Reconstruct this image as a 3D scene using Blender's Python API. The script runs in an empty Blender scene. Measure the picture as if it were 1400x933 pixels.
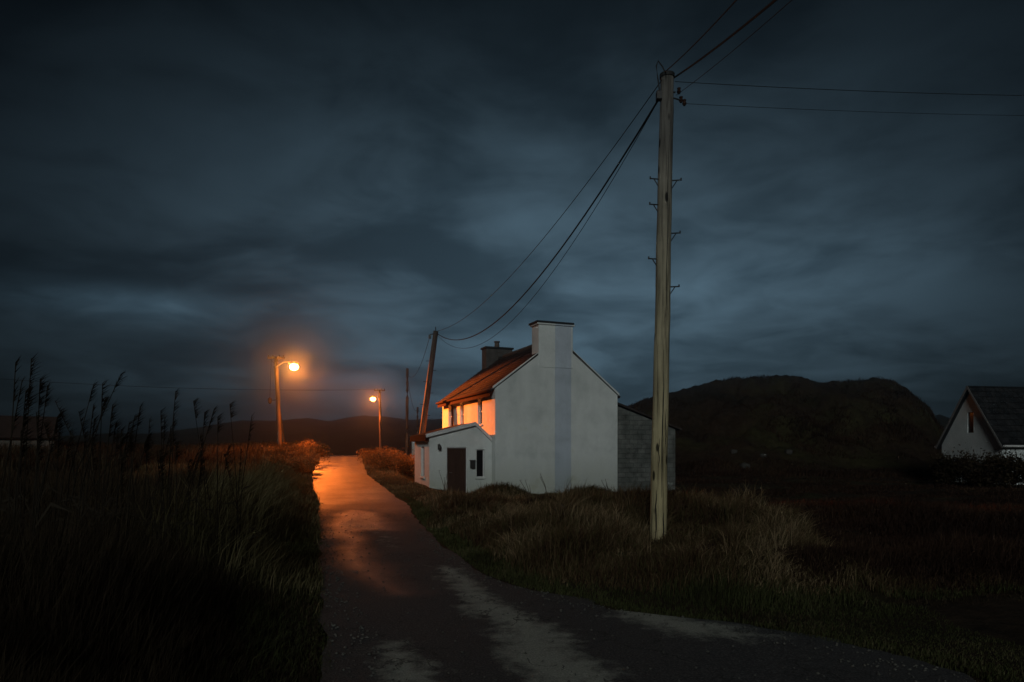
import bpy, bmesh, math, random
import numpy as np
from mathutils import Vector, Matrix
R = math.radians
rng = np.random.default_rng(7)
random.seed(7)
SC = bpy.context.scene
COL = SC.collection

# ------------------------------------------------------------------ camera
F = 933.0; HOR = 618.0; EYE = 1.7        # 24 mm lens, level, lens shifted up
cam = bpy.data.cameras.new("camera")
cam.lens = 24; cam.sensor_width = 36
cam.shift_y = (HOR - 466.5) / 1400.0
cam.clip_start = 0.05; cam.clip_end = 6000
co = bpy.data.objects.new("camera", cam); COL.objects.link(co)
co.location = (0, 0, EYE); co.rotation_euler = (R(90), 0, 0)
SC.camera = co

def at(px, py, Y):
    """world point seen at photo pixel (px, py) at depth Y"""
    return Vector(((px - 700) / F * Y, Y, EYE + (HOR - py) / F * Y))

# ------------------------------------------------------------------ world, sun, exposure
SUN_EL, SUN_AZ = R(23), math.atan2(-.14, -1.0)      # low cool light from behind the camera
w = bpy.data.worlds.new("World"); SC.world = w; w.use_nodes = True
nt = w.node_tree; N = nt.nodes; L = nt.links
bg = N["Background"]
def nd(t, **k):
    n = N.new(t)
    for a, b in k.items(): setattr(n, a, b)
    return n
def mth(op, a, b=None, c=None, clamp=False):
    n = nd("ShaderNodeMath", operation=op); n.use_clamp = clamp
    for i, v in enumerate((a, b, c)):
        if v is None: continue
        if hasattr(v, "is_linked"): L.new(v, n.inputs[i])
        else: n.inputs[i].default_value = v
    return n.outputs[0]
tc = nd("ShaderNodeTexCoord"); sp = nd("ShaderNodeSeparateXYZ"); L.new(tc.outputs["Generated"], sp.inputs[0])
X, Y, Z = sp.outputs
rad = mth("SQRT", mth("ADD", mth("MULTIPLY", X, X), mth("MULTIPLY", Y, Y)))
az = mth("ARCTAN2", X, Y)
el = mth("ARCTAN2", Z, rad)
# cloud deck: direction projected on a flat layer, softened towards the horizon
den = mth("ADD", mth("MAXIMUM", Z, 0.0), 0.16)
cx = mth("DIVIDE", X, den); cy = mth("DIVIDE", Y, den)
cb = nd("ShaderNodeCombineXYZ"); L.new(cx, cb.inputs[0]); L.new(cy, cb.inputs[1]); cb.inputs[2].default_value = 3.7
def noise(vec, scale, detail=6, rough=.5, dist=0.0):
    n = nd("ShaderNodeTexNoise"); n.inputs["Scale"].default_value = scale; n.inputs["Detail"].default_value = detail
    n.inputs["Roughness"].default_value = rough; n.inputs["Distortion"].default_value = dist
    L.new(vec, n.inputs["Vector"]); return n.outputs[0]
n1 = noise(cb.outputs[0], .95, 6, .5, .7)
n2 = noise(cb.outputs[0], 2.6, 7, .55, .6)
cb2 = nd("ShaderNodeCombineXYZ"); L.new(mth("MULTIPLY", az, 1.6), cb2.inputs[0]); L.new(mth("MULTIPLY", el, 9.0), cb2.inputs[1]); cb2.inputs[2].default_value = 1.3
n3 = noise(cb2.outputs[0], 1.5, 5, .5, .3)
cl = mth("ADD", mth("ADD", mth("MULTIPLY", n1, .58), mth("MULTIPLY", n2, .34)), mth("MULTIPLY", n3, .18))
mr = nd("ShaderNodeMapRange"); L.new(cl, mr.inputs[0])
mr.inputs[1].default_value = .42; mr.inputs[2].default_value = .68; mr.inputs[3].default_value = .54; mr.inputs[4].default_value = 1.45
mr.interpolation_type = 'SMOOTHSTEP'
def gauss(v, c, s):
    t = mth("DIVIDE", mth("SUBTRACT", v, c), s)
    return mth("EXPONENT", mth("MULTIPLY", mth("MULTIPLY", t, t), -1.0))
# the last light of the day sits ahead, low, thickest a little right of the lane
glow = mth("MULTIPLY", gauss(az, R(3), R(27)), gauss(el, R(11), R(14.5)))
lowband = mth("MULTIPLY", gauss(az, R(-29), R(7.5)), gauss(el, R(10.7), R(1.2)))
band2 = mth("MULTIPLY", gauss(az, R(20), R(13)), gauss(el, R(13.5), R(3.0)))
lum = mth("ADD", mth("MULTIPLY", glow, .092), mth("ADD", mth("MULTIPLY", band2, .03), .0028))
lum = mth("ADD", mth("MULTIPLY", lum, mr.outputs[0]), mth("MULTIPLY", lowband, mth("MULTIPLY", n2, .12)))
tint = nd("ShaderNodeMix", data_type='RGBA')
L.new(mr.outputs[0], tint.inputs[0])
tint.inputs[6].default_value = (.42, .84, 1.20, 1); tint.inputs[7].default_value = (.58, 1.0, 1.34, 1)
vm = nd("ShaderNodeVectorMath", operation='SCALE'); L.new(tint.outputs[2], vm.inputs[0]); L.new(lum, vm.inputs["Scale"])
sky = nd("ShaderNodeTexSky", sky_type='NISHITA'); sky.sun_disc = False
sky.sun_elevation = SUN_EL; sky.sun_rotation = SUN_AZ
vs = nd("ShaderNodeVectorMath", operation='SCALE'); L.new(sky.outputs[0], vs.inputs[0]); vs.inputs["Scale"].default_value = .0006
va = nd("ShaderNodeVectorMath", operation='ADD'); L.new(vm.outputs[0], va.inputs[0]); L.new(vs.outputs[0], va.inputs[1])
L.new(va.outputs[0], bg.inputs[0]); bg.inputs[1].default_value = 1.0

sun = bpy.data.lights.new("sun", 'SUN'); sun.energy = .70; sun.angle = R(14); sun.color = (.93, 1.0, .96)
so = bpy.data.objects.new("sun", sun); COL.objects.link(so)
sd = Vector((math.sin(SUN_AZ) * math.cos(SUN_EL), math.cos(SUN_AZ) * math.cos(SUN_EL), math.sin(SUN_EL)))
so.rotation_euler = sd.to_track_quat('Z', 'Y').to_euler(); so.location = sd * 50
SC.view_settings.view_transform = 'Standard'; SC.view_settings.look = 'None'
SC.view_settings.gamma = 1; SC.view_settings.exposure = 0.0; SC.view_settings.use_curve_mapping = False
SC.cycles.use_denoising = True
SC.cycles.max_bounces = 5; SC.cycles.volume_bounces = 0
SC.cycles.sample_clamp_indirect = 4

LAMP_COL = (1.0, .185, .022)
LAMP_W = 300          # spill all round
BEAM_W = 60000         # extra narrow spot added at the near lamp to brighten the house front

# ------------------------------------------------------------------ helpers
def tag(o, label=None, cat=None, group=None, kind=None):
    if label: o["label"] = label
    if cat: o["category"] = cat
    if group: o["group"] = group
    if kind: o["kind"] = kind
    return o
def empty(name, loc=(0, 0, 0), rz=0.0):
    o = bpy.data.objects.new(name, None); COL.objects.link(o)
    o.location = loc; o.rotation_euler = (0, 0, rz); o.empty_display_size = .3
    return o
def obj(name, bm, mat, parent=None, smooth=False):
    me = bpy.data.meshes.new(name)
    bmesh.ops.recalc_face_normals(bm, faces=bm.faces[:])
    bm.to_mesh(me); bm.free()
    if smooth:
        for p in me.polygons: p.use_smooth = True
    me.materials.append(mat)
    o = bpy.data.objects.new(name, me); COL.objects.link(o)
    if parent: o.parent = parent
    return o
def meshobj(name, verts, faces, mat, parent=None, smooth=False):
    me = bpy.data.meshes.new(name); me.from_pydata([tuple(v) for v in verts], [], faces); me.update()
    me.materials.append(mat)
    if smooth:
        for p in me.polygons: p.use_smooth = True
    o = bpy.data.objects.new(name, me); COL.objects.link(o)
    if parent: o.parent = parent
    return o
def box(bm, a, b, bev=0.0):
    a = Vector(a); b = Vector(b)
    m = Matrix.Translation((a + b) / 2) @ Matrix.Diagonal((*(b - a), 1))
    r = bmesh.ops.create_cube(bm, size=1, matrix=m)
    if bev > 0:
        es = list({e for v in r['verts'] for e in v.link_edges})
        bmesh.ops.bevel(bm, geom=es, offset=bev, segments=1, affect='EDGES')
    return bm
def tube(bm, pts, rad, seg=8, cap=True):
    pts = [Vector(p) for p in pts]
    rs = rad if isinstance(rad, (list, tuple)) else [rad] * len(pts)
    rings = []
    for i, p in enumerate(pts):
        d = (pts[min(i + 1, len(pts) - 1)] - pts[max(i - 1, 0)])
        q = d.normalized().to_track_quat('Z', 'Y')
        rings.append([bm.verts.new(p + q @ Vector((math.cos(2 * math.pi * k / seg) * rs[i], math.sin(2 * math.pi * k / seg) * rs[i], 0))) for k in range(seg)])
    for a, b in zip(rings, rings[1:]):
        for k in range(seg): bm.faces.new((a[k], a[(k + 1) % seg], b[(k + 1) % seg], b[k]))
    if cap:
        bm.faces.new(rings[0][::-1]); bm.faces.new(rings[-1])
    return bm
def prism(bm, poly, axis, a, b):
    """extrude a 2D polygon (other two axes in order) from a to b along axis"""
    def mk(p, t):
        return Vector((t, p[0], p[1])) if axis == 'x' else Vector((p[0], t, p[1])) if axis == 'y' else Vector((p[0], p[1], t))
    A = [bm.verts.new(mk(p, a)) for p in poly]; B = [bm.verts.new(mk(p, b)) for p in poly]
    n = len(poly)
    bm.faces.new(A[::-1]); bm.faces.new(B)
    for i in range(n): bm.faces.new((A[i], A[(i + 1) % n], B[(i + 1) % n], B[i]))
    return bm
def cut(o, boxes):
    cb_ = bmesh.new()
    for a, b in boxes: box(cb_, a, b)
    c = obj("cutter", cb_, o.data.materials[0])
    c.parent = o.parent
    m = o.modifiers.new("b", 'BOOLEAN'); m.operation = 'DIFFERENCE'; m.object = c; m.solver = 'EXACT'
    bpy.context.view_layer.update()
    dg = bpy.context.evaluated_depsgraph_get()
    me = bpy.data.meshes.new_from_object(o.evaluated_get(dg))
    o.modifiers.clear(); o.data = me
    bpy.data.objects.remove(c)

# ------------------------------------------------------------------ materials
def new_mat(name):
    m = bpy.data.materials.new(name); m.use_nodes = True
    return m, m.node_tree.nodes, m.node_tree.links, m.node_tree.nodes["Principled BSDF"]
def ramp(N, stops):
    r = N.new("ShaderNodeValToRGB"); e = r.color_ramp.elements
    e[0].position, e[0].color = stops[0][0], (*stops[0][1], 1)
    e[1].position, e[1].color = stops[-1][0], (*stops[-1][1], 1)
    for p, c in stops[1:-1]:
        x = e.new(p); x.color = (*c, 1)
    return r
def surf(name, stops, scale=3, rough=.8, bump=.3, bscale=None, stretch=(1, 1, 1), detail=8, spec=.3, bdist=.02):
    m, N, L, P = new_mat(name)
    t = N.new("ShaderNodeTexCoord"); mp = N.new("ShaderNodeMapping"); mp.inputs['Scale'].default_value = stretch
    L.new(t.outputs['Object'], mp.inputs[0])
    n = N.new("ShaderNodeTexNoise"); n.inputs['Scale'].default_value = scale; n.inputs['Detail'].default_value = detail
    n.inputs['Roughness'].default_value = .62
    L.new(mp.outputs[0], n.inputs['Vector'])
    r = ramp(N, stops); L.new(n.outputs[0], r.inputs[0]); L.new(r.outputs[0], P.inputs['Base Color'])
    P.inputs['Roughness'].default_value = rough; P.inputs['Specular IOR Level'].default_value = spec
    n2 = N.new("ShaderNodeTexNoise"); n2.inputs['Scale'].default_value = bscale or scale * 6; n2.inputs['Detail'].default_value = 6
    L.new(mp.outputs[0], n2.inputs['Vector'])
    b = N.new("ShaderNodeBump"); b.inputs['Strength'].default_value = bump; b.inputs['Distance'].default_value = bdist
    L.new(n2.outputs[0], b.inputs['Height']); L.new(b.outputs[0], P.inputs['Normal'])
    return m
def g(v, t=(1, 1, 1)): return (v * t[0], v * t[1], v * t[2])

M = {}
M['ground'] = surf("ground_soil", [(.3, (.022, .017, .010)), (.5, (.035, .032, .014)), (.7, (.05, .04, .022))], 1.3, .95, .8, 9, bdist=.08)
M['fascia'] = surf("maroon_paint", [(.3, (.035, .010, .008)), (.7, (.06, .016, .012))], 4, .9, .1, spec=.05)
M['door'] = surf("brown_door_paint", [(.3, (.040, .022, .017)), (.7, (.060, .032, .024))], 5, .45, .1, stretch=(1, 1, .2))
M['frame'] = surf("white_frame_paint", [(.3, g(.55)), (.7, g(.7))], 6, .4, .05)
M['dark_metal'] = surf("dark_metal", [(.3, g(.025)), (.7, g(.05))], 10, .45, .2)
M['galv'] = surf("galvanised_metal", [(.3, g(.12)), (.7, g(.22))], 10, .45, .2)
M['cable'] = surf("black_cable", [(.3, g(.012)), (.7, g(.02))], 10, .6, 0)
M['porcelain'] = surf("brown_porcelain", [(.3, (.03, .015, .01)), (.7, (.06, .03, .02))], 10, .25, 0)
M['rock'] = surf("grey_rock", [(.3, (.02, .02, .018)), (.7, (.07, .066, .06))], 2.5, .9, .8, 12, bdist=.05)
M['pot'] = surf("clay_pot", [(.3, (.08, .06, .05)), (.7, (.14, .10, .08))], 6, .8, .2)
M['cap'] = surf("dark_cap", [(.3, g(.015)), (.7, g(.03))], 6, .7, .2)

def wall_mat():
    m, N, L, P = new_mat("white_limewash")
    t = N.new("ShaderNodeTexCoord")
    a = N.new("ShaderNodeTexNoise"); a.inputs['Scale'].default_value = .9; a.inputs['Detail'].default_value = 9; a.inputs['Roughness'].default_value = .6
    L.new(t.outputs['Object'], a.inputs['Vector'])
    r = ramp(N, [(.30, (.54, .58, .57)), (.46, (.67, .70, .69)), (.6, (.74, .77, .76)), (.72, (.66, .68, .62))]); L.new(a.outputs[0], r.inputs[0])
    # rain streaks
    mp = N.new("ShaderNodeMapping"); mp.inputs['Scale'].default_value = (3.5, 3.5, .25); L.new(t.outputs['Object'], mp.inputs[0])
    s = N.new("ShaderNodeTexNoise"); s.inputs['Scale'].default_value = 1.6; s.inputs['Detail'].default_value = 6; L.new(mp.outputs[0], s.inputs['Vector'])
    sr = ramp(N, [(.38, g(.80)), (.6, g(1.0))]); L.new(s.outputs[0], sr.inputs[0])
    mx = N.new("ShaderNodeMix"); mx.data_type = 'RGBA'; mx.blend_type = 'MULTIPLY'; mx.inputs[0].default_value = .12
    L.new(r.outputs[0], mx.inputs[6]); L.new(sr.outputs[0], mx.inputs[7])
    # faint vertical repaint strip below the chimney (own colour of the wall)
    sx = N.new("ShaderNodeSeparateXYZ"); L.new(t.outputs['Object'], sx.inputs[0])
    def mm(op, x, y):
        n = N.new("ShaderNodeMath"); n.operation = op
        for i, v in enumerate((x, y)):
            if hasattr(v, "is_linked"): L.new(v, n.inputs[i])
            else: n.inputs[i].default_value = v
        return n.outputs[0]
    d = mm('ABSOLUTE', mm('SUBTRACT', sx.outputs[0], 3.22), 0)
    strip = mm('MULTIPLY', mm('LESS_THAN', d, .40), mm('LESS_THAN', sx.outputs[1], .01))
    mx2 = N.new("ShaderNodeMix"); mx2.data_type = 'RGBA'; mx2.blend_type = 'MULTIPLY'
    L.new(mm('MULTIPLY', strip, .85), mx2.inputs[0]); L.new(mx.outputs[2], mx2.inputs[6]); mx2.inputs[7].default_value = (.70, .76, .90, 1)
    # green-brown splash dirt close to the ground, noisy edge
    dn = N.new("ShaderNodeMapRange"); L.new(mm('ADD', sx.outputs[2], mm('MULTIPLY', mm('SUBTRACT', a.outputs[0], .5), -3.0)), dn.inputs[0])
    dn.inputs[1].default_value = .2; dn.inputs[2].default_value = 1.7; dn.inputs[3].default_value = .7; dn.inputs[4].default_value = 0
    mx3 = N.new("ShaderNodeMix"); mx3.data_type = 'RGBA'; mx3.blend_type = 'MULTIPLY'
    L.new(dn.outputs[0], mx3.inputs[0]); L.new(mx2.outputs[2], mx3.inputs[6]); mx3.inputs[7].default_value = (.55, .56, .48, 1)
    L.new(mx3.outputs[2], P.inputs['Base Color'])
    P.inputs['Roughness'].default_value = .9; P.inputs['Specular IOR Level'].default_value = .15
    n2 = N.new("ShaderNodeTexNoise"); n2.inputs['Scale'].default_value = 6; n2.inputs['Detail'].default_value = 8; L.new(t.outputs['Object'], n2.inputs['Vector'])
    b = N.new("ShaderNodeBump"); b.inputs['Strength'].default_value = .5; b.inputs['Distance'].default_value = .03
    L.new(n2.outputs[0], b.inputs['Height']); L.new(b.outputs[0], P.inputs['Normal'])
    return m
M['wall'] = wall_mat()

def brick_mat(name, c1, c2, mortar, w_, h_, vecrot=None, rough=.85, mort=.012, bump=.6, axis='XZ', rcol=True):
    m, N, L, P = new_mat(name)
    t = N.new("ShaderNodeTexCoord"); sx = N.new("ShaderNodeSeparateXYZ"); L.new(t.outputs['Object'], sx.inputs[0])
    cb = N.new("ShaderNodeCombineXYZ")
    L.new(sx.outputs['XYZ'.index(axis[0])], cb.inputs[0]); L.new(sx.outputs['XYZ'.index(axis[1])], cb.inputs[1])
    b = N.new("ShaderNodeTexBrick"); L.new(cb.outputs[0], b.inputs['Vector'])
    b.inputs['Color1'].default_value = (*c1, 1); b.inputs['Color2'].default_value = (*c2, 1); b.inputs['Mortar'].default_value = (*mortar, 1)
    b.inputs['Scale'].default_value = 1; b.inputs['Brick Width'].default_value = w_; b.inputs['Row Height'].default_value = h_
    b.inputs['Mortar Size'].default_value = mort; b.inputs['Mortar Smooth'].default_value = .3
    n = N.new("ShaderNodeTexNoise"); n.inputs['Scale'].default_value = 2.5; n.inputs['Detail'].default_value = 8; L.new(t.outputs['Object'], n.inputs['Vector'])
    r = ramp(N, [(.3, g(.55)), (.7, g(1.25))]); L.new(n.outputs[0], r.inputs[0])
    mx = N.new("ShaderNodeMix"); mx.data_type = 'RGBA'; mx.blend_type = 'MULTIPLY'; mx.inputs[0].default_value = 1
    L.new(b.outputs[0], mx.inputs[6]); L.new(r.outputs[0], mx.inputs[7]); L.new(mx.outputs[2], P.inputs['Base Color'])
    P.inputs['Roughness'].default_value = rough; P.inputs['Specular IOR Level'].default_value = .08
    inv = N.new("ShaderNodeMath"); inv.operation = 'SUBTRACT'; inv.inputs[0].default_value = 1; L.new(b.outputs['Fac'], inv.inputs[1])
    bp = N.new("ShaderNodeBump"); bp.inputs['Strength'].default_value = bump; bp.inputs['Distance'].default_value = .02
    L.new(inv.outputs[0], bp.inputs['Height']); L.new(bp.outputs[0], P.inputs['Normal'])
    return m
M['slate'] = brick_mat("brown_roof_tiles", (.036, .028, .027), (.062, .045, .042), (.02, .014, .013), .28, .24, axis='YX', rough=.95, mort=.02)
M['slate_dark'] = brick_mat("dark_slates", (.02, .022, .025), (.03, .03, .032), (.01, .01, .01), .3, .22, axis='XY', rough=.6)
M['block'] = brick_mat("grey_concrete_blocks", (.13, .14, .13), (.16, .165, .155), (.09, .095, .09), .45, .225, rough=.95, mort=.012)
M['chim_dark'] = surf("dark_sooty_render", [(.3, (.05, .045, .04)), (.7, (.10, .09, .085))], 4, .9, .4)
M['corrugated'] = surf("dark_corrugated", [(.3, (.02, .016, .014)), (.7, (.05, .035, .03))], 3, .7, .4)
M['stonewall'] = surf("pale_stone", [(.3, (.04, .04, .035)), (.5, (.10, .10, .09)), (.7, (.16, .15, .13))], 1.8, .9, .8, 4)

def glass_mat():
    m, N, L, P = new_mat("dark_window_glass")
    P.inputs['Base Color'].default_value = (.012, .014, .016, 1); P.inputs['Roughness'].default_value = .08
    P.inputs['Specular IOR Level'].default_value = .5
    return m
M['glass'] = glass_mat()

def pole_mat(name, dark, light, spots=True):
    m, N, L, P = new_mat(name)
    t = N.new("ShaderNodeTexCoord")
    mp = N.new("ShaderNodeMapping"); mp.inputs['Scale'].default_value = (14, 14, .5); L.new(t.outputs['Object'], mp.inputs[0])
    n = N.new("ShaderNodeTexNoise"); n.inputs['Scale'].default_value = 1.6; n.inputs['Detail'].default_value = 9; n.inputs['Roughness'].default_value = .65; L.new(mp.outputs[0], n.inputs['Vector'])
    r = ramp(N, [(.32, dark), (.5, light), (.75, tuple(c * 1.2 for c in light))]); L.new(n.outputs[0], r.inputs[0])
    # large tone drift along the pole
    n0 = N.new("ShaderNodeTexNoise"); n0.inputs['Scale'].default_value = .9; n0.inputs['Detail'].default_value = 4; L.new(t.outputs['Object'], n0.inputs['Vector'])
    r0 = ramp(N, [(.35, g(.6)), (.65, g(1.1))]); L.new(n0.outputs[0], r0.inputs[0])
    mx = N.new("ShaderNodeMix"); mx.data_type = 'RGBA'; mx.blend_type = 'MULTIPLY'; mx.inputs[0].default_value = 1
    L.new(r.outputs[0], mx.inputs[6]); L.new(r0.outputs[0], mx.inputs[7])
    # light fading up the near pole, painted in as dark blue-grey
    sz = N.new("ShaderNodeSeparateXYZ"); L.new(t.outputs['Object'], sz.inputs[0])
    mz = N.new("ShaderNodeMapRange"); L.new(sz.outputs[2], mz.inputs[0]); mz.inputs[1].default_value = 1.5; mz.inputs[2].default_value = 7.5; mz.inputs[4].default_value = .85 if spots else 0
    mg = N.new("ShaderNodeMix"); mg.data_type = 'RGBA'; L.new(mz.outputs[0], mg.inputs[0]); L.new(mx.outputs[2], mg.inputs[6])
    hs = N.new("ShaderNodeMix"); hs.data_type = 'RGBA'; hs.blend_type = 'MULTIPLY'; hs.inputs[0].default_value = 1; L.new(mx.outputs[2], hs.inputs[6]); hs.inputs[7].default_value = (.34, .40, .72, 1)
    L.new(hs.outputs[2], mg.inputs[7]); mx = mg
    # knots and bolt holes
    mp2 = N.new("ShaderNodeMapping"); mp2.inputs['Scale'].default_value = (6, 6, 1.9); L.new(t.outputs['Object'], mp2.inputs[0])
    v = N.new("ShaderNodeTexVoronoi"); v.inputs['Scale'].default_value = 1.0; L.new(mp2.outputs[0], v.inputs['Vector'])
    rk = ramp(N, [(.13, g(.06)), (.20, g(1.0))]); L.new(v.outputs['Distance'], rk.inputs[0])
    mx2 = N.new("ShaderNodeMix"); mx2.data_type = 'RGBA'; mx2.blend_type = 'MULTIPLY'; mx2.inputs[0].default_value = .95 if spots else 0
    L.new(mx.outputs[2], mx2.inputs[6]); L.new(rk.outputs[0], mx2.inputs[7])
    L.new(mx2.outputs[2], P.inputs['Base Color'])
    P.inputs['Roughness'].default_value = .85; P.inputs['Specular IOR Level'].default_value = .2
    b = N.new("ShaderNodeBump"); b.inputs['Strength'].default_value = .7; b.inputs['Distance'].default_value = .01
    L.new(n.outputs[0], b.inputs['Height']); L.new(b.outputs[0], P.inputs['Normal'])
    return m
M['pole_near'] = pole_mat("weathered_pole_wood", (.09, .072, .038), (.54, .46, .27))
M['pole'] = pole_mat("creosoted_pole_wood", (.03, .022, .016), (.09, .066, .05), False)
M['crack'] = surf("pole_crack", [(.3, g(.008)), (.7, g(.015))], 5, .95, 0)

def blade_mat(name, cols, nscale=.35, rough=.7, trans=.25):
    m, N, L, P = new_mat(name)
    ge = N.new("ShaderNodeNewGeometry"); t = N.new("ShaderNodeTexCoord")
    n = N.new("ShaderNodeTexNoise"); n.inputs['Scale'].default_value = nscale; n.inputs['Detail'].default_value = 4; L.new(t.outputs['Object'], n.inputs['Vector'])
    a = N.new("ShaderNodeMath"); a.operation = 'MULTIPLY_ADD'; L.new(n.outputs[0], a.inputs[0]); a.inputs[1].default_value = 1.6; a.inputs[2].default_value = -.55
    b = N.new("ShaderNodeMath"); b.operation = 'MULTIPLY_ADD'; L.new(ge.outputs['Random Per Island'], b.inputs[0]); b.inputs[1].default_value = .55; L.new(a.outputs[0], b.inputs[2])
    r = ramp(N, [(i / (len(cols) - 1) * .8 + .1, c) for i, c in enumerate(cols)]); L.new(b.outputs[0], r.inputs[0])
    L.new(r.outputs[0], P.inputs['Base Color']); P.inputs['Roughness'].default_value = rough; P.inputs['Specular IOR Level'].default_value = .15
    tr = N.new("ShaderNodeBsdfTranslucent"); L.new(r.outputs[0], tr.inputs[0])
    mx = N.new("ShaderNodeMixShader"); mx.inputs[0].default_value = trans
    L.new(P.outputs[0], mx.inputs[1]); L.new(tr.outputs[0], mx.inputs[2])
    L.new(mx.outputs[0], N['Material Output'].inputs[0])
    return m
M['g_tall'] = blade_mat("tall_brown_grass", [(.018, .011, .007), (.030, .019, .011), (.034, .026, .013), (.075, .055, .032)])
M['g_edge'] = blade_mat("pale_edge_grass", [(.04, .035, .015), (.08, .07, .03), (.13, .115, .055), (.24, .20, .11)], .8)
M['g_verge'] = blade_mat("mixed_verge_grass", [(.035, .018, .011), (.085, .048, .026), (.060, .055, .02), (.15, .10, .055), (.32, .24, .14)], .45)
M['g_short'] = blade_mat("short_green_grass", [(.030, .028, .012), (.042, .048, .016), (.055, .065, .022), (.10, .09, .045)], .8)
M['g_brack'] = blade_mat("russet_bracken", [(.013, .007, .005), (.024, .011, .007), (.034, .018, .011), (.06, .035, .02)], .3)
M['g_bank'] = blade_mat("bank_grass", [(.04, .03, .014), (.09, .06, .03), (.10, .09, .04), (.22, .17, .09)], .6)
M['reed'] = blade_mat("dry_reed", [(.018, .014, .010), (.035, .028, .018)], 1)
M['leaf'] = blade_mat("bramble_leaf", [(.03, .035, .012), (.08, .05, .02), (.15, .09, .04), (.28, .18, .08)], 1)
M['stem'] = surf("brown_stem", [(.3, (.04, .025, .015)), (.7, (.09, .06, .04))], 6, .9, .2)

def road_mat():
    m, N, L, P = new_mat("wet_worn_asphalt")
    t = N.new("ShaderNodeTexCoord"); at_ = N.new("ShaderNodeAttribute"); at_.attribute_name = "wear"
    def noi(s, d=8, ro=.6, vec=None):
        n = N.new("ShaderNodeTexNoise"); n.inputs['Scale'].default_value = s; n.inputs['Detail'].default_value = d; n.inputs['Roughness'].default_value = ro
        L.new(vec or t.outputs['Object'], n.inputs['Vector']); return n.outputs[0]
    def mm(op, *a, clamp=False):
        n = N.new("ShaderNodeMath"); n.operation = op; n.use_clamp = clamp
        for i, v in enumerate(a):
            if hasattr(v, "is_linked"): L.new(v, n.inputs[i])
            else: n.inputs[i].default_value = v
        return n.outputs[0]
    fine = noi(55, 4, .7); mid = noi(5, 8, .65); big = noi(.9, 5, .5)
    wear = mm('ADD', at_.outputs['Fac'], mm('MULTIPLY', mm('SUBTRACT', mid, .5), 1.5))
    mr = N.new("ShaderNodeMapRange"); mr.interpolation_type = 'SMOOTHSTEP'; L.new(wear, mr.inputs[0]); mr.inputs[1].default_value = .25; mr.inputs[2].default_value = .85
    W = mr.outputs[0]
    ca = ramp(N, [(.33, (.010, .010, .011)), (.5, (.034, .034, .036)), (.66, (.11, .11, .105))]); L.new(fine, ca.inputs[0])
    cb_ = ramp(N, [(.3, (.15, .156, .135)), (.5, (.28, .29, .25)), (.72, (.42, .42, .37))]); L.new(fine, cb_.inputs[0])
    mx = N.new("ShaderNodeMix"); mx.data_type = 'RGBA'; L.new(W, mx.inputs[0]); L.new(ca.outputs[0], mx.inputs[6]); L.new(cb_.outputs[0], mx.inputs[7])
    vo = N.new("ShaderNodeTexVoronoi"); vo.feature = 'DISTANCE_TO_EDGE'; vo.inputs['Scale'].default_value = 1.1
    dv = N.new("ShaderNodeVectorMath"); dv.operation = 'ADD'; nv = N.new("ShaderNodeTexNoise"); nv.inputs['Scale'].default_value = 2.5; nv.inputs['Detail'].default_value = 6
    L.new(t.outputs['Object'], nv.inputs['Vector']); L.new(t.outputs['Object'], dv.inputs[0]); L.new(nv.outputs['Color'], dv.inputs[1]); L.new(dv.outputs[0], vo.inputs['Vector'])
    ck = mm('MULTIPLY', mm('LESS_THAN', vo.outputs['Distance'], .012), mm('GREATER_THAN', big, .5))
    mk = N.new("ShaderNodeMix"); mk.data_type = 'RGBA'; L.new(mm('MULTIPLY', ck, .75), mk.inputs[0]); L.new(mx.outputs[2], mk.inputs[6]); mk.inputs[7].default_value = (.008, .008, .008, 1)
    L.new(mk.outputs[2], P.inputs['Base Color'])
    aw = N.new("ShaderNodeAttribute"); aw.attribute_name = "wet"
    rw = mm('SUBTRACT', mm('MULTIPLY_ADD', big, .3, .72), mm('MULTIPLY', aw.outputs['Fac'], .52))
    rr = N.new("ShaderNodeMix"); rr.data_type = 'FLOAT'; L.new(W, rr.inputs[0]); L.new(rw, rr.inputs[2]); rr.inputs[3].default_value = .92
    L.new(rr.outputs[0], P.inputs['Roughness']); P.inputs['Specular IOR Level'].default_value = .5
    b = N.new("ShaderNodeBump"); b.inputs['Strength'].default_value = 1.0; b.inputs['Distance'].default_value = .012
    L.new(mm('ADD', fine, mm('MULTIPLY', mid, 2.0)), b.inputs['Height']); L.new(b.outputs[0], P.inputs['Normal'])
    return m
M['road'] = road_mat()

def emis(name, col, s):
    m, N, L, P = new_mat(name)
    P.inputs['Base Color'].default_value = (.8, .5, .2, 1)
    P.inputs['Emission Color'].default_value = (*col, 1); P.inputs['Emission Strength'].default_value = s
    return m
M['lamp1'] = emis("sodium_glass_bright", (1, .36, .05), 150)
M['lamp2'] = emis("sodium_glass", (1, .34, .05), 40)

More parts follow.
